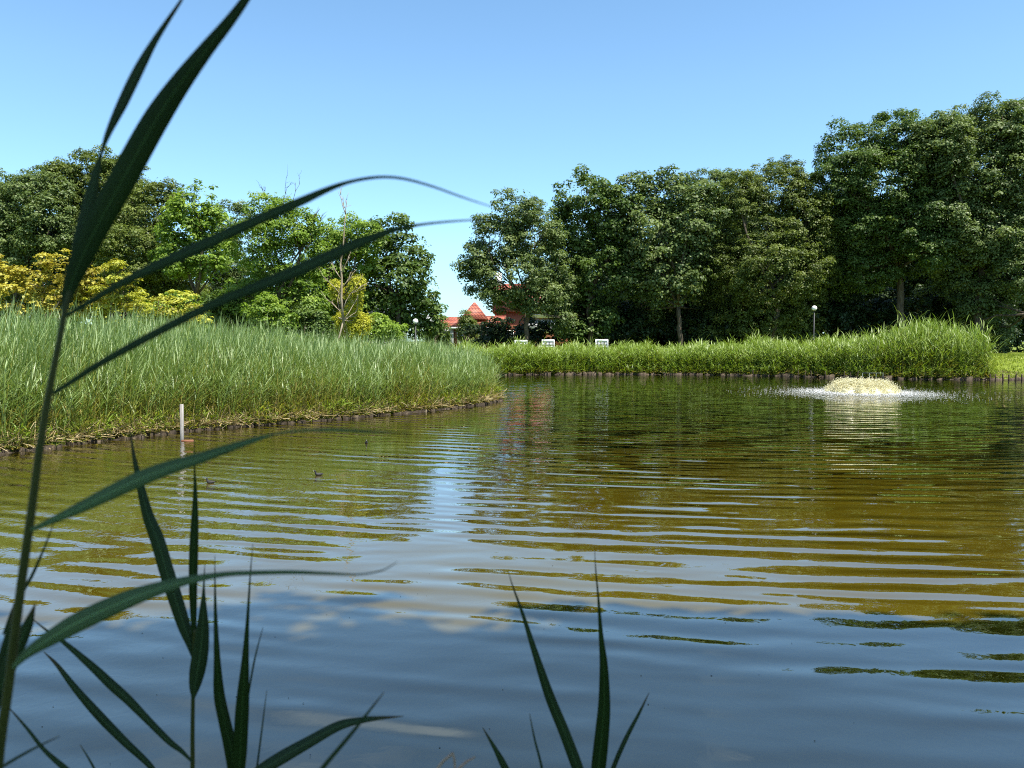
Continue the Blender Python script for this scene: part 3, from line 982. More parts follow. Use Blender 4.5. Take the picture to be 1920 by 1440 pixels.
for k, (px, py, hw, ht, D, lab) in enumerate([
        (330, 585, 55, 34, 44, 'green shrub behind the reeds right of the lime yellow bush'),
        (410, 585, 52, 40, 45, 'green shrub behind the reeds below the pale fine tree'),
        (490, 592, 52, 36, 42, 'green shrub behind the reeds below the twiggy tree'),
        (565, 600, 46, 32, 43, 'green shrub behind the reeds left of the yellow sapling'),
        (700, 615, 46, 28, 46, 'green shrub behind the reeds right of the yellow sapling'),
        (815, 632, 22, 16, 60, 'small green shrub in front of the grey shed'),
        (874, 612, 15, 26, 66, 'small roundish bush in front of the bungalow')]):
    tree('shrub', lab, D, px, [(px - hw * .3, py, hw * .7, ht * .8), (px + hw * .35, py + 4, hw * .6, ht * .7), (px, py - ht * .4, hw * .5, ht * .6), (px, 625, hw, 20)],
         'leaf_deep' if k % 2 else ('leaf_olive' if k == 6 else 'leaf_fresh'), cat='shrub', seed=90 + k, trunk_r=.06, fork=.25, twigs=2, leaf=.18, aspect=.6, rc=(.35, .6), cover=.6, fill=1.15)
for k, (px, top, lab) in enumerate([
        (-30, 420, 'far shaded tree behind the broad left edge tree'),
        (110, 400, 'far shaded tree behind the golden maple'),
        (250, 430, 'far shaded tree behind the dense olive tree on the left'),
        (390, 490, 'far shaded tree low behind the bright topped sycamore'),
        (520, 500, 'far shaded tree low behind the twiggy tree')]):
    tree('broadleaf_tree', lab, 74, px, [(px, top + 60, 80, 60), (px - 30, top + 110, 80, 60), (px + 40, 590, 90, 45)], 'leaf_dark', seed=110 + k, twigs=1, **coarse)
tree('golden_maple', 'golden orange maple bush at the left edge behind the reeds', 37, 70,
     [(60, 522, 52, 36), (15, 555, 50, 44), (118, 500, 44, 30), (100, 560, 60, 36), (150, 540, 36, 40), (-30, 530, 50, 50)], 'leaf_gold', cat='bush', seed=31, trunk_r=.1, fork=.3,
     leaf=.15, aspect=.75, rc=(.3, .55), cover=.5, fill=.95, flat=.45, up=1.0, free=.05, ragged=.2)
tree('golden_maple', 'tall narrow yellow maple bush right of the golden orange one', 36, 205,
     [(212, 512, 26, 24), (190, 552, 40, 28), (225, 545, 24, 26), (200, 590, 50, 24)], 'leaf_lime', cat='bush', seed=32, trunk_r=.08, fork=.3,
     leaf=.15, aspect=.75, rc=(.3, .5), cover=.5, fill=.95, flat=.45, up=1.0, free=.05, ragged=.2)
tree('golden_maple', 'low lime yellow bush, rightmost of the yellow bushes', 33, 285,
     [(292, 572, 54, 26), (250, 588, 42, 22), (330, 590, 32, 20)], 'leaf_lime', cat='bush', seed=33, trunk_r=.08, fork=.3,
     leaf=.14, aspect=.75, rc=(.28, .5), cover=.55, fill=1.0, flat=.45, up=1.0, free=.05, ragged=.2)

# bare twigs on top of the twiggy tree
r_ = np.random.default_rng(5)
def twig_fan(mb, a, b, r, lvl=0, rad=.012):
    p = limb_path(a, b, r, .07, 5)
    mb.tube(p, np.linspace(rad, rad * .4, 5), 4)
    if lvl < 2:
        for k in range(3):
            s = p[r.integers(1, 5)]
            d = (b - a) * r.uniform(.3, .55) + r.normal(0, .16, 3) * np.linalg.norm(b - a)
            twig_fan(mb, s, s + d, r, lvl + 1, rad * .6)
for px, py, qx, qy in ((545, 400, 562, 345), (530, 395, 538, 352), (500, 380, 498, 350), (585, 420, 600, 392), (590, 430, 606, 400)):
    mb = MB()
    twig_fan(mb, P(px, py, 44.5), P(qx, qy, 44.5), r_, 0, .022)
    mb.build('bare_twig', M['bark'], twt)

# young willow with a bare top standing in the reeds
sap = tree('willow_sapling', 'slender yellow leaved sapling with a bare dead top standing in the reeds', 34, 640,
           [(650, 590, 17, 30), (640, 625, 25, 24), (657, 556, 14, 22), (628, 600, 16, 18), (668, 532, 9, 15), (622, 545, 9, 14), (645, 652, 28, 16), (665, 610, 14, 20)], 'leaf_willow', bark='bark_pale', seed=35, trunk_r=.05,
           fork_pt=(644, 600), leaf=.12, aspect=.3, rc=(.2, .42), cover=.5, fill=1.1, ragged=.4, hollow=.1, flat=1.3, free=.5)
mb = MB()
tp = np.array([P(px, py, 34) for px, py in ((644, 605), (640, 560), (641, 520), (638, 495), (643, 470), (645, 440), (646, 420), (648, 402))])
mb.tube(tp, np.linspace(.055, .018, len(tp)), 7)
for a, b in (((648, 402), (639, 366)), ((648, 402), (650, 375)), ((646, 390), (642, 372)), ((641, 525), (622, 490)), ((641, 540), (668, 505)), ((645, 575), (690, 530)),
             ((640, 560), (605, 520)), ((641, 515), (655, 478)), ((643, 590), (612, 560))):
    twig_fan(mb, P(*a, 34), P(*b, 34), r_, 1, .022)
mb.build('bare_top', M['bark_pale'], sap)

# big tree behind the photographer: shades the near bank and the near water
r_ = np.random.default_rng(77)
sh = empty('shade_tree', (6.5, -9.5, .3), 'large tree behind the photographer shading the near bank', 'tree')
lob = [(np.array([cx + .5, cy + .5, cz]), np.array([3.3, 3.1, 1.8])) for cx, cy, cz in
       ((5.5, -1.9, 11), (2.4, -2.2, 10.8), (8.5, -2.4, 11.4), (-.6, -2.6, 10.6), (3.2, -3.9, 10.8), (.2, -4.4, 10.6), (6.5, -10, 13), (3.5, -8, 10.5), (8, -6.5, 11.5), (6, -5, 11), (9.5, -9, 11), (3, -11, 11), (10.5, -5.0, 11.5), (1.5, -6.5, 10.5), (12.5, -7, 11.5))]
V, Fq, T = crown_arrays(lob, r_, leaf=.34, aspect=.85, rc=(.8, 1.2), cover=1.0, fill=2.6, back=1.0, free=.6)
mk('crown', V, Fq, M['leaf_deep'], sh, tint=T)
mb = MB()
mb.tube(limb_path((6.5, -9.5, .2), (6.5, -9.0, 7), r_, .03, 7), np.linspace(.42, .28, 7), 10)
for c, a in lob:
    mb.tube(limb_path((6.5, -9.0, 6.9), c, r_, .06, 6), np.linspace(.15, .04, 6), 6)
mb.build('trunk', M['bark'], sh, smooth=True)

# ------------------------------------------------------------------ reed beds
def reed_protos(n, r, wind=0.0, spread=75, H=2.2, leafw=.024, dry=.25, erect=1.0, stiff=1.0, Lr=(.32, .58), stem=.006, low=.05):
    out = []
    for _ in range(n):
        V, Fq, T = [], [], []
        nv = 0
        lean = r.uniform(.03, .22)
        la = R(wind + r.normal(0, 40))
        zs = np.linspace(0, H * .93, 5)
        cx = lean * (zs / H) ** 2 * H * .55 * math.cos(la)
        cy = lean * (zs / H) ** 2 * H * .55 * math.sin(la)
        sa = r.uniform(0, math.pi)
        for z, x, y, w in zip(zs, cx, cy, np.linspace(stem, .003, 5)):
            V += [[x - w * math.cos(sa), y - w * math.sin(sa), z], [x + w * math.cos(sa), y + w * math.sin(sa), z]]
        for k in range(4):
            Fq.append([2 * k, 2 * k + 1, 2 * k + 3, 2 * k + 2]); T.append((.12, .24, .32, .4)[k])
        nv = 10
        nl = r.integers(7, 11)
        for i in range(nl):
            f = (i + r.uniform(0, .8)) / nl
            z0 = H * (low + (.92 - low) * f)
            t = z0 / (H * .93)
            x0 = np.interp(z0, zs, cx); y0 = np.interp(z0, zs, cy)
            az = R(wind + r.normal(0, spread)) + (math.pi if r.random() < .15 else 0)
            el = R(r.uniform(58, 82)) * erect if f > .75 else R(r.uniform(42, 76)) * erect
            bend = R(r.uniform(8, 60)) * (1.2 - .6 * f) * stiff
            L = r.uniform(*Lr)
            W = leafw * r.uniform(.7, 1.2)
            isd = r.random() < dry * max(0, 1 - f * 2.2)
            tv = r.uniform(0, .2) if isd else np.clip(.42 + .35 * f + r.normal(0, .12), .22, 1)
            p = np.array([x0, y0, z0])
            tw = r.normal(0, .5)
            for k, w in enumerate((.5, 1, .75, .06)):
                sx = np.array([-math.sin(az), math.cos(az), tw * .6]) * W * w / 2
                V += [list(p - sx), list(p + sx)]
                if k < 3:
                    e = el - bend * (k + .5) / 3 * 1.6
                    p = p + np.array([math.cos(az) * math.cos(e), math.sin(az) * math.cos(e), math.sin(e)]) * L / 3
                    Fq.append([nv + 2 * k, nv + 2 * k + 1, nv + 2 * k + 3, nv + 2 * k + 2]); T.append(tv)
            nv += 8
        out.append((np.array(V), np.array(Fq), np.array(T)))
    return out


def scatter(name, label, pts, heights, protos, mat, r, tvar=.1, H=2.2, rot=50, tshift=0.0, lowx=None):
    Vs, Fs, Ts, nv = [], [], [], 0
    which = r.integers(0, len(protos), len(pts))
    patch = np.sin(pts[:, 0] * .9 + 1) * np.sin(pts[:, 1] * 1.1 + 2) * .10 + np.sin(pts[:, 0] * 2.7) * .05
    for k, (pv, pf, pt) in enumerate(protos):
        idx = np.where(which == k)[0]
        if not len(idx): continue
        n = len(idx)
        a = np.radians(r.uniform(-rot, rot, n))
        s = heights[idx] / H
        lx, ly = r.normal(.045, .065, n), r.normal(0, .07, n)
        X = pv[None, :, 0] * np.cos(a)[:, None] - pv[None, :, 1] * np.sin(a)[:, None]
        Y = pv[None, :, 0] * np.sin(a)[:, None] + pv[None, :, 1] * np.cos(a)[:, None]
        Z = pv[None, :, 2] * s[:, None]
        V = np.stack([X + pts[idx, 0:1] + lx[:, None] * Z, Y + pts[idx, 1:2] + ly[:, None] * Z, Z + pts[idx, 2:3]], -1)
        Fq = pf[None] + (np.arange(n) * len(pv))[:, None, None] + nv
        T = np.clip(pt[None] + tshift + (r.normal(0, tvar, n) + patch[idx])[:, None], 0, 1)
        T = np.where(pt[None] < .21, pt[None], T)
        Vs.append(V.reshape(-1, 3)); Fs.append(Fq.reshape(-1, 4)); Ts.append(T.ravel())
        nv += n * len(pv)
    o = mk(name, np.concatenate(Vs), np.concatenate(Fs), M[mat], tint=np.concatenate(Ts))
    return tag(o, label, 'reeds', kind='stuff')


def sample(n, box, cond, r):
    x = r.uniform(box[0], box[1], n); y = r.uniform(box[2], box[3], n)
    d = pond_dist(x, y)
    k = cond(x, y, d)
    x, y, d = x[k], y[k], d[k]
    return np.stack([x, y, ground_z(x, y)], 1), d


r_ = np.random.default_rng(3)
pl = reed_protos(24, r_, 0, 60, leafw=.018, erect=1.08, stiff=.42, Lr=(.42, .72), dry=.5, stem=.010, low=.13)
ptsA, dA = sample(85000, (-26, 2, 9, 46), lambda x, y, d: (d > .12) & (d < 2.2) & (y > 11.5) & (x < 1) & (y < 44) & (x > -.85 * y - 3), r_)
ptsB, dB = sample(42000, (-34, 2, 9, 50), lambda x, y, d: (d >= 2.2) & (d < 13) & (y > 12) & (x < 0) & (y < 33 + x * .1) & (x > -.82 * y - 3), r_)
pts = np.concatenate([ptsA, ptsB])
dd = np.concatenate([dA, dB])
Hs = 1.43 + .72 * smooth01((-pts[:, 0]) / 17.0)
Hs = Hs * (.78 + .22 * smooth01(dd / 1.0)) * r_.normal(1, .10, len(pts)) * (1 + .04 * np.sin(pts[:, 0] * 1.9) * np.sin(pts[:, 1] * 1.3)) * np.where(r_.random(len(pts)) < .04, 1.15, 1)
scatter('reed_bed', 'wide bed of blue green reeds along the left bank', pts, Hs, pl, 'reed_left', r_)
print('left reeds', len(pts))

pf = reed_protos(18, r_, 10, 85, leafw=.040, dry=.3, erect=.92, Lr=(.35, .7))
ptsR, dR = sample(60000, (-5, 26.2, 36, 56), lambda x, y, d: (d > .1) & (d < 3.6) & (y > 37.5) & (x < 25.2) & (x > -3.4), r_)
ppx = 960 + ptsR[:, 0] / ptsR[:, 1] * F
HR = 1.47 + .30 * smooth01((ppx - 1250) / 250) + .72 * smooth01((ppx - 1560) / 150)
HR = HR * (.75 + .25 * smooth01(dR / .9)) * np.where(ppx > 1830, 1 - .3 * smooth01((ppx - 1830) / 60), 1) * r_.normal(1, .10, len(ptsR)) * (1 + .07 * np.sin(ptsR[:, 0] * 1.7 + 1) + .06 * np.sin(ptsR[:, 0] * 3.9) + .05 * np.sin(ptsR[:, 0] * 8.3)) * np.where(r_.random(len(ptsR)) < .05, 1.2, 1)
scatter('reed_bed', 'yellow green reed belt along the far shore in front of the white benches', ptsR, HR, pf, 'reed_far', r_)
print('far reeds', len(ptsR))

# dead straw stalks and litter along the water's edge
def straw(name, label, n, segs, r, H=(.25, .8)):
    V, Fq, T = [], [], []
    nv = 0
    for _ in range(n):
        i = r.integers(0, len(segs) - 1)
        a, b = segs[i], segs[i + 1]
        t = r.random()
        p = a + (b - a) * t
        nrm = np.array([-(b - a)[1], (b - a)[0]]); nrm /= np.linalg.norm(nrm)
        if pond_dist(np.array([p[0] + nrm[0] * .2]), np.array([p[1] + nrm[1] * .2]))[0] < 0: nrm = -nrm
        p = p + nrm * r.uniform(.0, .45)
        z = .12
        d = np.array([r.normal(.1, .7), r.normal(-.15, .6), abs(r.normal(.55, .5)) - .12]); d /= np.linalg.norm(d)
        L = r.uniform(*H)
        w = r.uniform(.006, .014)
        q = np.array([p[0], p[1], z])
        s = np.cross(d, r.normal(size=3)); s /= np.linalg.norm(s)
        drop = r.uniform(0, .35) * L
        for k in range(4):
            c = q + d * L * k / 3; c[2] -= drop * (k / 3) ** 2; c[2] = max(c[2], .008)
            V += [c - s * w / 2, c + s * w / 2]
            if k < 3: Fq.append([nv + 2 * k, nv + 2 * k + 1, nv + 2 * k + 3, nv + 2 * k + 2]); T.append(r.uniform(.2, 1))
        nv += 8
    return tag(mk(name, np.array(V), np.array(Fq), M['straw'], tint=np.array(T)), label, 'dry reeds', kind='stuff')


segL = POND[[34, 0, 1, 2, 3, 4, 5, 6, 7]]
segR = POND[13:21]
straw('dry_reed_litter', 'straw coloured dead reeds along the left water line', 3800, segL, r_, (.15, .5))
straw('dry_reed_litter', 'straw coloured dead reeds at the foot of the far reed belt', 1500, segR, r_, (.2, .5))

# low weeds at the foot of the left reeds
pw = reed_protos(10, r_, 0, 120, H=.6, leafw=.026, dry=.8, erect=.8, Lr=(.16, .34))
ptsW, dW = sample(24000, (-13, 1, 11, 28), lambda x, y, d: (d > -.04) & (d < .5) & (x < .2), r_)
ptsW[:, 2] = np.maximum(ptsW[:, 2], .02)
scatter('bank_weeds', 'low yellow green weeds between reeds and water on the left bank', ptsW, r_.uniform(.15, .48, len(ptsW)), pw, 'reed_far', r_, H=.6, rot=180, tshift=-.16)
pw2 = reed_protos(8, r_, 0, 120, H=.6, leafw=.04, dry=.5, erect=.8, Lr=(.2, .4))
ptsW, dW = sample(22000, (-4, 25.6, 38, 48), lambda x, y, d: (d > -.08) & (d < .5), r_)
ptsW[:, 2] = np.maximum(ptsW[:, 2], .02)
scatter('bank_weeds', 'low weeds hanging over the water at the foot of the far reed belt', ptsW, r_.uniform(.25, .65, len(ptsW)), pw2, 'reed_far', r_, H=.6, rot=180, tshift=-.05)

# rough bank edging: lumps of wood, root and stone along the left water line
def edging(name, label, segs, r, zt=.14, step=.16, mat='soil_edge', dep=.3):
    mb = MB()
    for a, b in zip(segs[:-1], segs[1:]):
        L = np.linalg.norm(b - a)
        rz = math.atan2((b - a)[1], (b - a)[0])
        for t in np.arange(0, L, step):
            p = a + (b - a) * (t / L) + r.normal(0, .06, 2)
            h = zt * r.uniform(.3, 1.9)
            d = np.array([step * r.uniform(.8, 1.5), dep * r.uniform(.6, 1.2), h + .3])
            mb.box((p[0], p[1], h / 2 - .15), d, rz + r.normal(0, .45), jit=step * .3)
    return tag(mb.build(name, M[mat]), label, 'edging')


edging('bank_edging', 'rough dark stone and root edging below the left reeds', segL, r_, .028, .10, 'soil_edge', .2)
edging('bank_edging', 'dark timber and soil edging along the far shore', POND[12:23], r_, .05, .35, 'wood_dark', .2)

# lawn at the right edge
ptsG, dG = sample(26000, (24.2, 36, 37, 56), lambda x, y, d: (d > .15) & (d < 13) & (x - 24.2 > .0) & (x < .68 * y + 3) & (x > 25.6 - .0 * y), r_)
n = len(ptsG)
a = r_.uniform(0, 2 * math.pi, n); h = r_.uniform(.05, .13, n)
sx = np.stack([np.cos(a), np.sin(a), np.zeros(n)], 1) * .03
tip = ptsG + np.stack([r_.normal(0, .04, n), r_.normal(0, .04, n), h], 1)
V = np.stack([ptsG - sx, ptsG + sx, tip], 1).reshape(-1, 3)
tag(mk('lawn_grass', V, np.arange(3 * n).reshape(n, 3), M['grass'], tint=r_.uniform(0, 1, n)), 'short sunlit lawn grass at the right edge', 'grass', kind='stuff')

# ------------------------------------------------------------------ stakes, frame, post
def copy_tree(o, parent=None):
    c = o.copy()
    col.objects.link(c)
    if parent is not None: c.parent = parent
    for ch in list(o.children): copy_tree(ch, c)
    return c


def stake_mesh():
    mb = MB()
    mb.tube([(0, 0, -.5), (.005, 0, .1), (0, .004, .28), (0, 0, .31)], [.04, .038, .036, .026], 7)
    return mb


def shore_pt(px, off=-.2):
    """point in the water just off the far shore in direction px"""
    ys = np.linspace(34, 48, 600)
    xs = (px - 960) / F * ys
    d = pond_dist(xs, ys)
    k = np.argmax(d > off)
    return xs[k], ys[k]


st = tag(stake_mesh().build('wooden_stake', M['wood_dark']), 'dark wooden stake in the water below the lawn at the right edge', 'stake', 'stakes below the lawn')
for i, px in enumerate((1857, 1868, 1882, 1893, 1905, 1917)):
    o = st if i == 0 else copy_tree(st)
    x, y = shore_pt(px, -.45)
    o.location = (x, y, r_.uniform(-.03, .05)); o.rotation_euler = (r_.normal(0, .05), r_.normal(0, .05), r_.uniform(0, 6))
for i, px in enumerate((1412, 1498, 1510, 1522, 1548, 1583, 1594, 1608)):
    o = copy_tree(st)
    o['label'] = 'thin stake in the water along the far reeds left of the pipe frame'
    o['group'] = 'stakes along the far reeds'
    x, y = shore_pt(px, -.25)
    o.location = (x, y, r_.uniform(-.02, .1)); o.scale = (.7, .7, 1)
    o.rotation_euler = (r_.normal(0, .06), r_.normal(0, .06), r_.uniform(0, 6))
x, y = shore_pt(1637, -.4)
fr = empty('pipe_frame', (x, y, 0), 'low grey green pipe frame in the water behind the fountain', 'frame')
for dx in (-.55, -.18, .18, .55):
    MB().tube([(x + dx, y, -.4), (x + dx, y, .29)], .016, 8).build('post', M['pipe_metal'], fr)
MB().tube([(x - .57, y, .30), (x + .57, y, .30)], .014, 8).build('rail', M['pipe_metal'], fr)

x, y = P(337, 640, 15.6)[:2]
wp = MB()
wp.bbox((0, 0, .1), (.066, .05, 1.26), .008, rz=.2)
o = tag(wp.build('marker_post', M['wood_pale']), 'weathered pale wooden post standing in the water by the left reeds', 'post')
o.location = (x, y, 0); o.rotation_euler = (.01, .015, 0)
fb = MB().bbox((0, 0, 0), (.24, .05, .03), .01, rz=.1)
o = tag(fb.build('floating_board', M['wood_red']), 'small reddish board floating beside the pale post', 'board')
o.location = (x + .17, y - .14, .008)

# ------------------------------------------------------------------ benches and lamps
def make_bench(x, y, z, label, rz=0.0):
    b = empty('garden_bench', (x, y, z), label, 'bench', 'white benches behind the far reeds')
    W = .86
    b['_o'] = (0, 0, 0)
    MB().bbox((0, .1, .43), (W, .46, .05), .01).build('seat', M['white_paint'], b)
    bk = MB()
    bk.bbox((0, -.16, .88), (W, .045, .17), .01)
    for k in range(8):
        bk.box((-W / 2 + .1 + k * (W - .2) / 7, -.155, .63), (.045, .022, .34))
    bk.box((0, -.152, .49), (W - .06, .03, .06))
    bk.build('backrest', M['white_paint'], b)
    for sx in (-1, 1):
        MB().bbox((sx * (W / 2 - .025), -.185, .47), (.06, .05, .94), .008).build('leg', M['white_paint'], b)
        MB().bbox((sx * (W / 2 - .025), .32, .31), (.06, .05, .62), .008).build('leg', M['white_paint'], b)
        MB().bbox((sx * (W / 2 - .025), .075, .635), (.075, .52, .035), .008).build('armrest', M['white_paint'], b)
    b.rotation_euler = (0, 0, rz)
    return b


for px, py, lab, rz in ((976.5, 638.5, 'white bench left of the other two, in front of the leaning tree trunk', .05),
                        (1027, 637.5, 'middle white bench with its back slats showing above the reeds', .12),
                        (1128, 637, 'white bench right of the other two, below the deep green tree', -.04)):
    Yb = 52.6
    p = P(px, py, Yb)
    make_bench(p[0], Yb, p[2] - .935, lab, rz)


def make_lamp(x, y, top, gr, label):
    z0 = float(ground_z(np.array([x]), np.array([y]))[0])
    l = empty('globe_lamp', (x, y, z0), label, 'street lamp')
    zc = top - gr
    MB().tube([(x, y, z0 - .2), (x, y, z0 + .5), (x, y, z0 + .55), (x, y, zc - gr - .05)], [.06, .06, .042, .036], 10).build('post', M['post_metal'], l, smooth=True)
    MB().tube([(x, y, zc - gr - .06), (x, y, zc - gr + .05)], [.07, .085], 12).build('collar', M['post_metal'], l)
    MB().sphere((x, y, zc), gr, 24, 16).build('globe', M['globe'], l, smooth=True)
    return l


p = P(779, 597.5, 41); make_lamp(p[0], 41, p[2], .14, 'white globe lamp on a slim post left of the bungalow')
p = P(1527, 573, 50.2); make_lamp(p[0], 50.2, p[2], .165, 'globe lamp on a dark post before the dark trees on the right')

# ------------------------------------------------------------------ fountain
def foam_mat():
    m, nt, out = new_mat('foam')
    t = N(nt, "ShaderNodeTexCoord")
    no = N(nt, "ShaderNodeTexNoise"); no.inputs['Scale'].default_value = 9; no.inputs['Detail'].default_value = 5
    nt.links.new(t.outputs['Object'], no.inputs['Vector'])
    r = ramp(nt, [(.3, (.62, .56, .26)), (.6, (.82, .79, .55)), (.8, (.88, .87, .74))], no.outputs[0])
    b = N(nt, "ShaderNodeBsdfPrincipled"); b.inputs['Roughness'].default_value = .3
    nt.links.new(r.outputs[0], b.inputs['Base Color'])
    tr = N(nt, "ShaderNodeBsdfTranslucent"); nt.links.new(r.outputs[0], tr.inputs[0])
    mx = N(nt, "ShaderNodeMixShader"); mx.inputs[0].default_value = .3
    nt.links.new(b.outputs[0], mx.inputs[1]); nt.links.new(tr.outputs[0], mx.inputs[2])
    nt.links.new(mx.outputs[0], out.inputs[0])
    return m


M['foam'] = foam_mat()
M['foam_white'] = surf_mat('foam_white', [(.3, (.70, .70, .66)), (.7, (.86, .86, .84))], 5, .3, .5)
OCT = np.array([[1, 0, 0], [-1, 0, 0], [0, 1, 0], [0, -1, 0], [0, 0, 1], [0, 0, -1]], float)
OCT_T = np.array([[0, 2, 4], [2, 1, 4], [1, 3, 4], [3, 0, 4], [2, 0, 5], [1, 2, 5], [3, 1, 5], [0, 3, 5]])


def drops(c, s, r):
    n = len(c)
    q = OCT[None] * s[:, None, :]
    q = q + r.normal(0, .15, q.shape) * s[:, None, :]
    return (q + c[:, None]).reshape(-1, 3), (OCT_T[None] + 6 * np.arange(n)[:, None, None]).reshape(-1, 3)


r_ = np.random.default_rng(9)
fo = empty('fountain', (FX, FY, 0), 'low bubbling fountain throwing a pale foamy mound of water', 'fountain')
n = 34000
phi = r_.uniform(0, 2 * math.pi, n)
jet = r_.integers(0, 46, n)                       # the water leaves the nozzle ring in separate jets
phi = np.where(r_.random(n) < .6, jet * 2 * math.pi / 46 + r_.normal(0, .035, n), phi)
t = r_.random(n)
v = (.86 + .14 * np.sin(jet * 2.3) + r_.normal(0, .06, n))
rr = .25 + 1.12 * t * v
zz = .44 * v ** 2 * (1 - np.abs(2.0 * t - .72) ** 2.4 / 2.0)
zz = np.maximum(zz + np.abs(r_.normal(0, .035, n)) - .02, .008)
c = np.stack([FX + rr * np.cos(phi), FY + rr * np.sin(phi), zz], 1) + r_.normal(0, .018, (n, 3)) * np.array([1, 1, .6])
c[:, 2] = np.maximum(c[:, 2], .008)
sz = (.004 + .016 * r_.random((n, 1)) ** 2.5) * np.array([[1, 1, 1.7]])
V, T = drops(c, sz, r_)
mk('spray', V, T, M['foam'], fo)
# churning froth inside the jets
nu, nv = 140, 36
hn = r_.normal(0, 1, (nv + 1, nu))
hn = (hn + np.roll(hn, 1, 1) + np.roll(hn, -1, 1)) / 1.7
core, Q = [], []
for j in range(nv + 1):
    for i in range(nu):
        ph = 2 * math.pi * i / nu; q = j / nv
        lob_ = .07 * math.sin(ph * 7 + 1) + .05 * math.sin(ph * 13 + 2.1)
        R0 = (1.26 + lob_) * q + .02
        z = .35 * (1 - q ** 4.2) * (.90 + .10 * math.sin(ph * 5 + 2 * q) * math.sin(ph * 3 + 1)) * (.86 + .14 * float(smooth01(q / .35)))
        z += hn[j, i] * .026 * (1 - q * .5)
        core.append([FX + R0 * math.cos(ph) + r_.normal(0, .012), FY + R0 * math.sin(ph) + r_.normal(0, .012), max(z, .008)])
for j in range(nv):
    for i in range(nu):
        Q.append([j * nu + i, (j + 1) * nu + i, (j + 1) * nu + (i + 1) % nu, j * nu + (i + 1) % nu])
mk('water_mound', np.array(core), np.array(Q), M['foam'], fo, smooth=True)
# white splash ring lying on the water
n = 6800
rr = 1.2 + np.abs(r_.normal(0, 1, n)) * .95
rr = np.where(r_.random(n) < .2, 1.3 + r_.random(n) ** 1.6 * 4.0, rr)
phi = r_.uniform(0, 2 * math.pi, n)
c = np.stack([FX + rr * np.cos(phi), FY + rr * np.sin(phi), np.full(n, .006)], 1)
c[:, 2] += np.abs(r_.normal(0, .02, n)) * np.exp(-(rr - 1.2))
sz = np.stack([r_.uniform(.012, .045, n), r_.uniform(.010, .035, n), r_.uniform(.003, .008, n)], 1) * (.4 + .6 * np.exp(-(rr - 1.2) * .7))[:, None]
V, T = drops(c, sz, r_)
mk('splash_ring', V, T, M['foam_white'], fo)

# ------------------------------------------------------------------ water birds
def bird(px, py, head_az, label):
    Y = CAMZ / ((py - 640) / F)
    loc = np.array([*P(px, 640, Y)[:2], 0])
    root = empty('coot', loc, label, 'bird', 'small dark water birds on the pond')
    root['_o'] = (0, 0, 0)
    # rings along the spine: tail, back, breast, neck, head
    sp = [(-.125, .045, .006, .006), (-.10, .040, .022, .018), (-.05, .030, .046, .040), (.0, .026, .056, .048), (.045, .032, .048, .046), (.072, .055, .030, .034),
          (.080, .085, .021, .023), (.086, .108, .021, .022), (.094, .124, .024, .023), (.108, .130, .021, .020), (.122, .128, .010, .010)]
    V, Q = [], []
    n = 12
    sp = np.array(sp)
    tan = np.gradient(sp[:, :2], axis=0); tan /= np.linalg.norm(tan, axis=1, keepdims=True)
    for (x, z, w, h), (tx, tz) in zip(sp, tan):
        for i in range(n):
            ph = 2 * math.pi * i / n
            V.append([x - tz * h * math.sin(ph), w * math.cos(ph), z + tx * h * math.sin(ph)])
    m = len(sp)
    for j in range(m - 1):
        for i in range(n):
            Q.append([j * n + i, j * n + (i + 1) % n, (j + 1) * n + (i + 1) % n, (j + 1) * n + i])
    mk('body', np.array(V), np.array(Q), M['plumage'], root, smooth=True)
    MB().tube([(.118, 0, .129), (.135, 0, .125), (.147, 0, .120)], [.009, .006, .002], 6).build('bill', M['bill_white'], root)
    root.rotation_euler = (0, 0, head_az)
    root.scale = (.55, .55, .55)
    return root


bird(685, 832, R(-80), 'dark water bird nearest the left reeds, farthest from the camera')
bird(594, 893, R(200), 'dark water bird swimming between the other two')
bird(389, 908, R(185), 'leftmost and nearest dark water bird')

# specks of leaf and pollen drifting on the water
n = 95
Y = 1 / r_.uniform(1 / 22, 1 / 3.4, n)
X = r_.uniform(-.64, .66, n) * Y
k = pond_dist(X, Y) < -.4
c = np.stack([X, Y, np.full(n, .003)], 1)[k]
sz = r_.uniform(.002, .006, (len(c), 1)) * np.array([[1.3, .8, .35]])
V, T = drops(c, sz, r_)
tag(mk('floating_specks', V, T, surf_mat('debris', [(.42, (.02, .018, .012)), (.62, (.05, .04, .02)), (.66, (.6, .58, .5))], 1.2, .8, .1)), 'tiny dark leaf specks drifting on the near water', 'debris', kind='stuff')

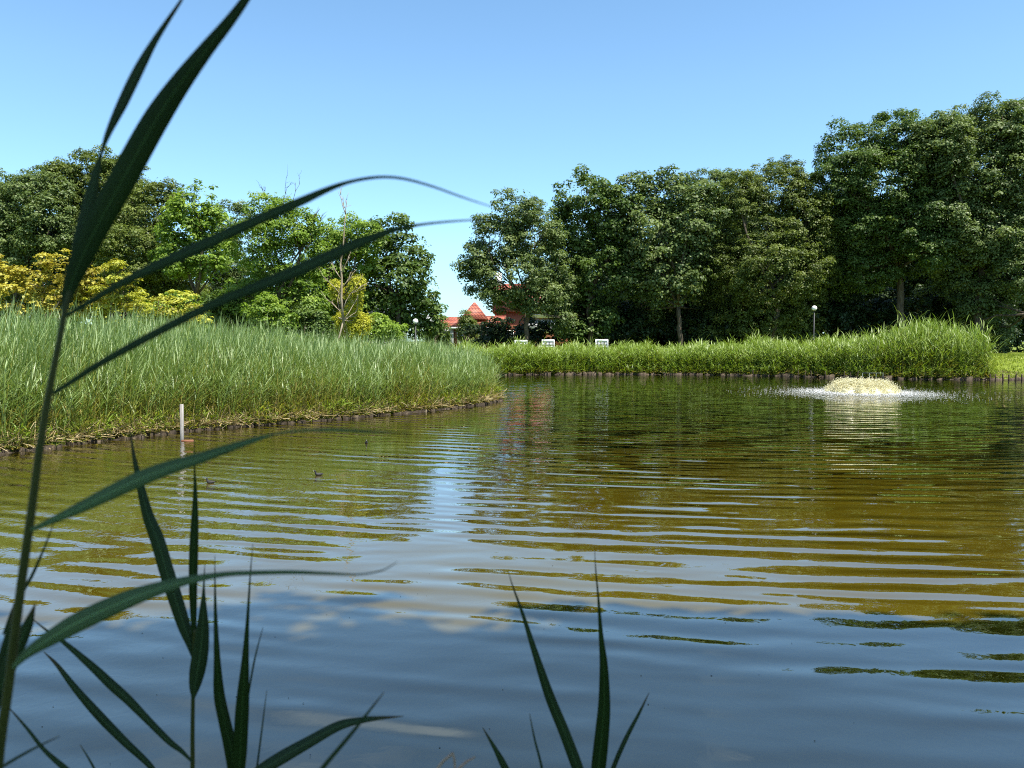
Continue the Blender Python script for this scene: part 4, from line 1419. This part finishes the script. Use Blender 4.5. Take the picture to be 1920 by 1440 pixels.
# ------------------------------------------------------------------ foreground reeds
def blade(root, pts, depth, mat='blade', fold=.22, tilt=.25, name='leaf'):
    """leaf of a reed: (px, py, half width px[, depth]) along its length, with a folded midrib"""
    q = []
    for p in pts:
        Y = p[3] if len(p) > 3 else depth
        w = P(p[0], p[1], Y)
        q.append([*w, p[2] / F * Y])
    q = catmull(q, 7)
    c, hw = q[:, :3], np.maximum(q[:, 3], .0002)
    tan = np.gradient(c, axis=0); tan /= np.linalg.norm(tan, axis=1, keepdims=True) + 1e-9
    view = c - np.array([0, 0, CAMZ]); view /= np.linalg.norm(view, axis=1, keepdims=True)
    s = np.cross(tan, view); s /= np.linalg.norm(s, axis=1, keepdims=True) + 1e-9
    nrm = np.cross(s, tan)
    m = len(c)
    tl = tilt * np.sin(np.linspace(.3, 2.6, m))[:, None]
    us = np.array([-1, -.5, 0, .5, 1])
    ft = fold * np.abs(us) * 1.0
    V = c[:, None] + hw[:, None, None] * (us[None, :, None] * (s + nrm * tl)[:, None] + ft[None, :, None] * nrm[:, None])
    # thin but real thickness
    th = np.minimum(.00018, hw * .3)[:, None, None] * nrm[:, None]
    V2 = np.concatenate([(V + th).reshape(-1, 3), (V - th).reshape(-1, 3)])
    k = 5
    Q = []
    o = m * k
    for j in range(m - 1):
        for i in range(k - 1):
            a = j * k + i
            Q.append([a, a + 1, a + k + 1, a + k])
            Q.append([o + a + k, o + a + k + 1, o + a + 1, o + a])
        a = j * k
        Q.append([a, a + k, o + a + k, o + a]); a += k - 1
        Q.append([a, o + a, o + a + k, a + k])
    ln = np.concatenate([[0], np.cumsum(np.linalg.norm(np.diff(c, axis=0), axis=1))])
    uv = np.stack([np.tile(us * .5 + .5, m), np.repeat(ln / ln[-1], k)], 1)
    return mk(name, V2, np.array(Q), M[mat], root, smooth=True, uv=np.concatenate([uv, uv]))


def stalk(root, pts, depth, base, mat='stem', name='stem', n=10):
    q = []
    for p in pts:
        Y = p[3] if len(p) > 3 else depth
        q.append([*P(p[0], p[1], Y), p[2] / F * Y])
    b0, f0 = np.array(base), np.array(q[0][:3])
    q = [[*(f0 + (b0 - f0) * t), q[0][3] * (1 + .1 * t)] for t in (1, .6, .3, .12, .04)] + q
    q = catmull(q, 6)
    V, Q, T = tube(q[:, :3], q[:, 3], n)
    m = len(q)
    uv = np.concatenate([np.stack([np.tile(np.arange(n) / n, m), np.repeat(np.arange(m) * .3, n)], 1), [[0, 0], [0, 0]]])
    return mk(name, V, [np.array(Q), np.array(T)], M[mat], root, smooth=True, uv=uv)


# tall reed crossing the left third
bA = np.array([-.52, .66, .05])
A = empty('reed_plant', bA, 'tall dark reed in the left foreground with long leaves arching to the right', 'reed')
stalk(A, [(-20, 1600, 9), (-4, 1440, 9), (4, 1370, 8.8), (17, 1280, 8.6), (38, 1110, 8.2), (58, 965, 7.8), (76, 830, 7), (94, 725, 6.2), (110, 645, 5.6), (123, 575, 5), (130, 545, 4)], .56, bA)
blade(A, [(121, 585, 5), (128, 548, 11), (146, 500, 17.5), (178, 432, 21), (228, 340, 23), (288, 232, 22), (334, 162, 18), (385, 95, 13), (430, 40, 9.5), (466, -10, 7), (505, -75, 4), (540, -140, 1)], .56, 'blade_green', .15, .1)
blade(A, [(122, 575, 4), (138, 500, 8), (152, 438, 11), (170, 368, 10.5), (182, 318, 6.5), (190, 288, 3), (203, 250, 5.5), (229, 195, 9), (259, 133, 9), (288, 80, 6), (315, 38, 4), (340, 0, 2.5), (362, -40, 1)], .57, 'blade', .2, .3)
blade(A, [(124, 592, 4), (175, 562, 5), (235, 527, 7), (300, 496, 9.5), (370, 465, 10.5), (440, 432, 10), (515, 399, 9), (568, 376, 8), (615, 355, 5.5), (652, 342, 3.6), (692, 334, 3), (728, 332, 2.6), (766, 337, 2.4), (815, 351, 2), (865, 369, 1.6), (922, 388, .8)], .54, 'blade', .25, .3)
blade(A, [(99, 738, 4), (140, 712, 5), (182, 685, 6), (250, 647, 7), (320, 610, 7.5), (385, 578, 8), (440, 554, 9), (515, 525, 10.5), (565, 504, 11.5), (615, 482, 11.5), (652, 465, 10), (690, 449, 8), (727, 435, 6), (765, 425, 3.2), (815, 418, 2.2), (862, 414, 1.7), (915, 411, .8)], .55, 'blade', .22, .25)
blade(A, [(58, 994, 4), (100, 975, 7), (150, 952, 11), (205, 925, 14), (262, 898, 15), (320, 876, 13.5), (372, 860, 11), (428, 841, 8), (480, 824, 5), (512, 815, 2.2), (547, 809, 2.2), (612, 806, 3), (685, 809, 2.6), (735, 811, 1.6), (772, 813, .6)], .52, 'blade_lit', .2, .35)
blade(A, [(24, 1252, 4), (55, 1222, 10), (117, 1183, 17.5), (160, 1160, 19), (205, 1139, 18.5), (255, 1118, 16), (303, 1102, 12.5), (345, 1090, 9), (385, 1082, 6.5), (430, 1076, 5), (480, 1074, 4.5), (550, 1073, 4), (610, 1075, 3), (670, 1077, 1.8), (715, 1070, 1.4), (745, 1054, .6)], .54, 'blade_lit', .18, .25)
blade(A, [(-10, 1315, 8), (12, 1262, 13), (33, 1213, 13), (52, 1172, 9), (66, 1132, 1)], .62, 'blade', .2, .2)
blade(A, [(-40, 1420, 10), (-8, 1300, 14), (12, 1225, 12), (22, 1170, 6), (26, 1131, 1)], .64, 'blade', .2, .2)
blade(A, [(6, 1190, 2), (28, 1135, 3), (58, 1083, 3), (82, 1030, 2), (101, 980, .6)], .66, 'blade', .2, .2)

# thinner reed with a spoon shaped leaf
bB = np.array([-.375, .92, .0])
B = empty('reed_plant', bB, 'upright reed with a broad spoon shaped leaf right of the tall foreground reed', 'reed')
stalk(B, [(358, 1560, 4.5), (361, 1440, 4.2), (361, 1380, 4), (362, 1305, 3.6), (364, 1225, 3.2), (365, 1180, 2.5)], .9, bB)
blade(B, [(362, 1232, 3), (356, 1205, 8), (345, 1173, 11.5), (328, 1120, 13), (312, 1070, 13), (295, 1012, 12.5), (277, 965, 10), (262, 905, 6.5), (252, 860, 3.5), (244, 808, .7)], .9, 'blade', .35, .2)
blade(B, [(364, 1220, 3), (363, 1160, 5.5), (362, 1100, 7.5), (363, 1040, 8.2), (365, 980, 6.8), (366, 925, 3.8), (365, 880, 1.6), (364, 825, .6)], .9, 'blade_green', .15, .2)
blade(B, [(362, 1312, 2), (365, 1288, 10), (370, 1258, 14.5), (376, 1222, 14.5), (380, 1180, 11.5), (381, 1145, 7), (382, 1105, 2.4), (384, 1058, .5)], .88, 'blade', .12, .15)
blade(B, [(360, 1428, 2), (340, 1408, 4), (317, 1390, 5.5), (277, 1350, 6.5), (240, 1312, 8), (210, 1285, 8.5), (173, 1250, 7), (123, 1207, 4), (85, 1180, 2), (58, 1158, .5)], .86, 'blade', .3, .3)

# leaves of a reed below the frame at the lower left
bD = np.array([-.36, .98, .0])
Dp = empty('reed_plant', bD, 'low reed at the bottom left with two narrow leaves slanting up to the left', 'reed')
stalk(Dp, [(330, 1600, 5), (318, 1520, 5), (305, 1475, 4)], .95, bD)
blade(Dp, [(305, 1478, 3), (283, 1438, 5), (233, 1390, 7), (187, 1343, 8), (143, 1293, 6), (107, 1247, 3.4), (82, 1222, .6)], .95, 'blade', .35, .3)
blade(Dp, [(200, 1510, 4), (150, 1465, 5), (115, 1435, 5), (82, 1405, 3.5), (50, 1365, 2.5), (16, 1326, .8)], .8, 'blade', .2, .3)
blade(Dp, [(-60, 1478, 3), (0, 1440, 3), (55, 1408, 2.5), (112, 1380, .7)], .6, 'blade', .2, .2)
blade(Dp, [(200, 1490, 2), (177, 1442, 2), (165, 1420, 1.5), (150, 1396, .5)], .9, 'blade', .2, .2)

# V of two blades with an arching leaf to the right
bC = np.array([-.30, .88, .0])
Cp = empty('reed_plant', bC, 'reed with two upright blades in a V and one leaf arching right near the bottom', 'reed')
stalk(Cp, [(444, 1620, 6), (443, 1530, 7), (443, 1475, 7)], .86, bC)
blade(Cp, [(441, 1490, 8), (438, 1430, 13), (430, 1390, 12), (421, 1352, 11), (411, 1302, 10), (407, 1234, 6), (404, 1151, 3.2), (403, 1082, 1.2), (403, 1040, .4)], .86, 'blade_green', .15, .15)
blade(Cp, [(446, 1490, 8), (450, 1420, 12), (452, 1370, 13), (455, 1315, 12), (460, 1234, 6.5), (464, 1165, 3.2), (469, 1082, 1.4), (474, 1020, .5)], .85, 'blade_green', .15, .15)
blade(Cp, [(460, 1350, 1.5), (467, 1295, 1.8), (478, 1234, 1.6), (493, 1176, .5)], .87, 'blade', .2, .2)
blade(Cp, [(474, 1500, 2), (483, 1430, 1.8), (492, 1360, 1.4), (500, 1295, .5)], .88, 'blade', .2, .2)
blade(Cp, [(420, 1500, 6), (475, 1455, 11), (522, 1424, 12.5), (578, 1392, 11), (633, 1362, 9), (675, 1351, 6), (717, 1346, 3.2), (757, 1343, .5)], .84, 'blade', .25, .35)
blade(Cp, [(560, 1500, 5), (605, 1440, 4.5), (640, 1398, 4), (661, 1373, 3.5), (690, 1336, 2.5), (720, 1298, .8)], .6, 'blade', .2, .2)

# centre reed
bE = np.array([.115, .98, .0])
E = empty('reed_plant', bE, 'pair of pointed reed blades at the bottom centre of the photo', 'reed')
stalk(E, [(1112, 1640, 6), (1110, 1560, 7), (1108, 1500, 7)], .95, bE)
blade(E, [(1105, 1505, 8), (1083, 1440, 11), (1058, 1373, 10.5), (1030, 1304, 9.5), (1002, 1220, 6), (980, 1151, 3.2), (960, 1095, 1.2), (953, 1070, .4)], .95, 'blade', .18, .2)
blade(E, [(1114, 1510, 9), (1122, 1440, 14), (1129, 1373, 13.5), (1133, 1318, 11.5), (1132, 1248, 8), (1127, 1193, 4.6), (1122, 1123, 2.2), (1117, 1068, 1.2), (1115, 1030, .4)], .94, 'blade_green', .12, .15)
blade(E, [(1125, 1520, 4), (1150, 1440, 4.5), (1174, 1384, 4.2), (1197, 1340, 2.8), (1217, 1299, .6)], .98, 'blade', .2, .2)
blade(E, [(985, 1520, 8), (947, 1440, 7), (930, 1407, 4.4), (905, 1364, .6)], .98, 'blade', .2, .2)
blade(E, [(1030, 1520, 2.5), (1016, 1440, 2.4), (1002, 1384, 1.8), (993, 1338, .5)], .9, 'blade', .2, .2)
# dry stalk
bS = np.array([-.09, .86, .0])
S_ = empty('dry_stalk', bS, 'broken pinkish dry stalk at the bottom edge', 'stalk')
stalk(S_, [(760, 1560, 3.4), (818, 1445, 3.2), (849, 1412, 2.8)], .84, bS, 'blade_dry', n=6)
blade(S_, [(848, 1411, 2.6), (852, 1425, 2.4), (853, 1442, 2)], .84, 'blade_dry', .2, .2)
blade(S_, [(800, 1520, 3.6), (862, 1440, 3.2), (891, 1419, 1.6)], .84, 'blade_dry', .2, .2)

for o in bpy.data.objects:
    if '_o' in o: del o['_o']
print('faces', sum(len(m.polygons) for m in bpy.data.meshes))
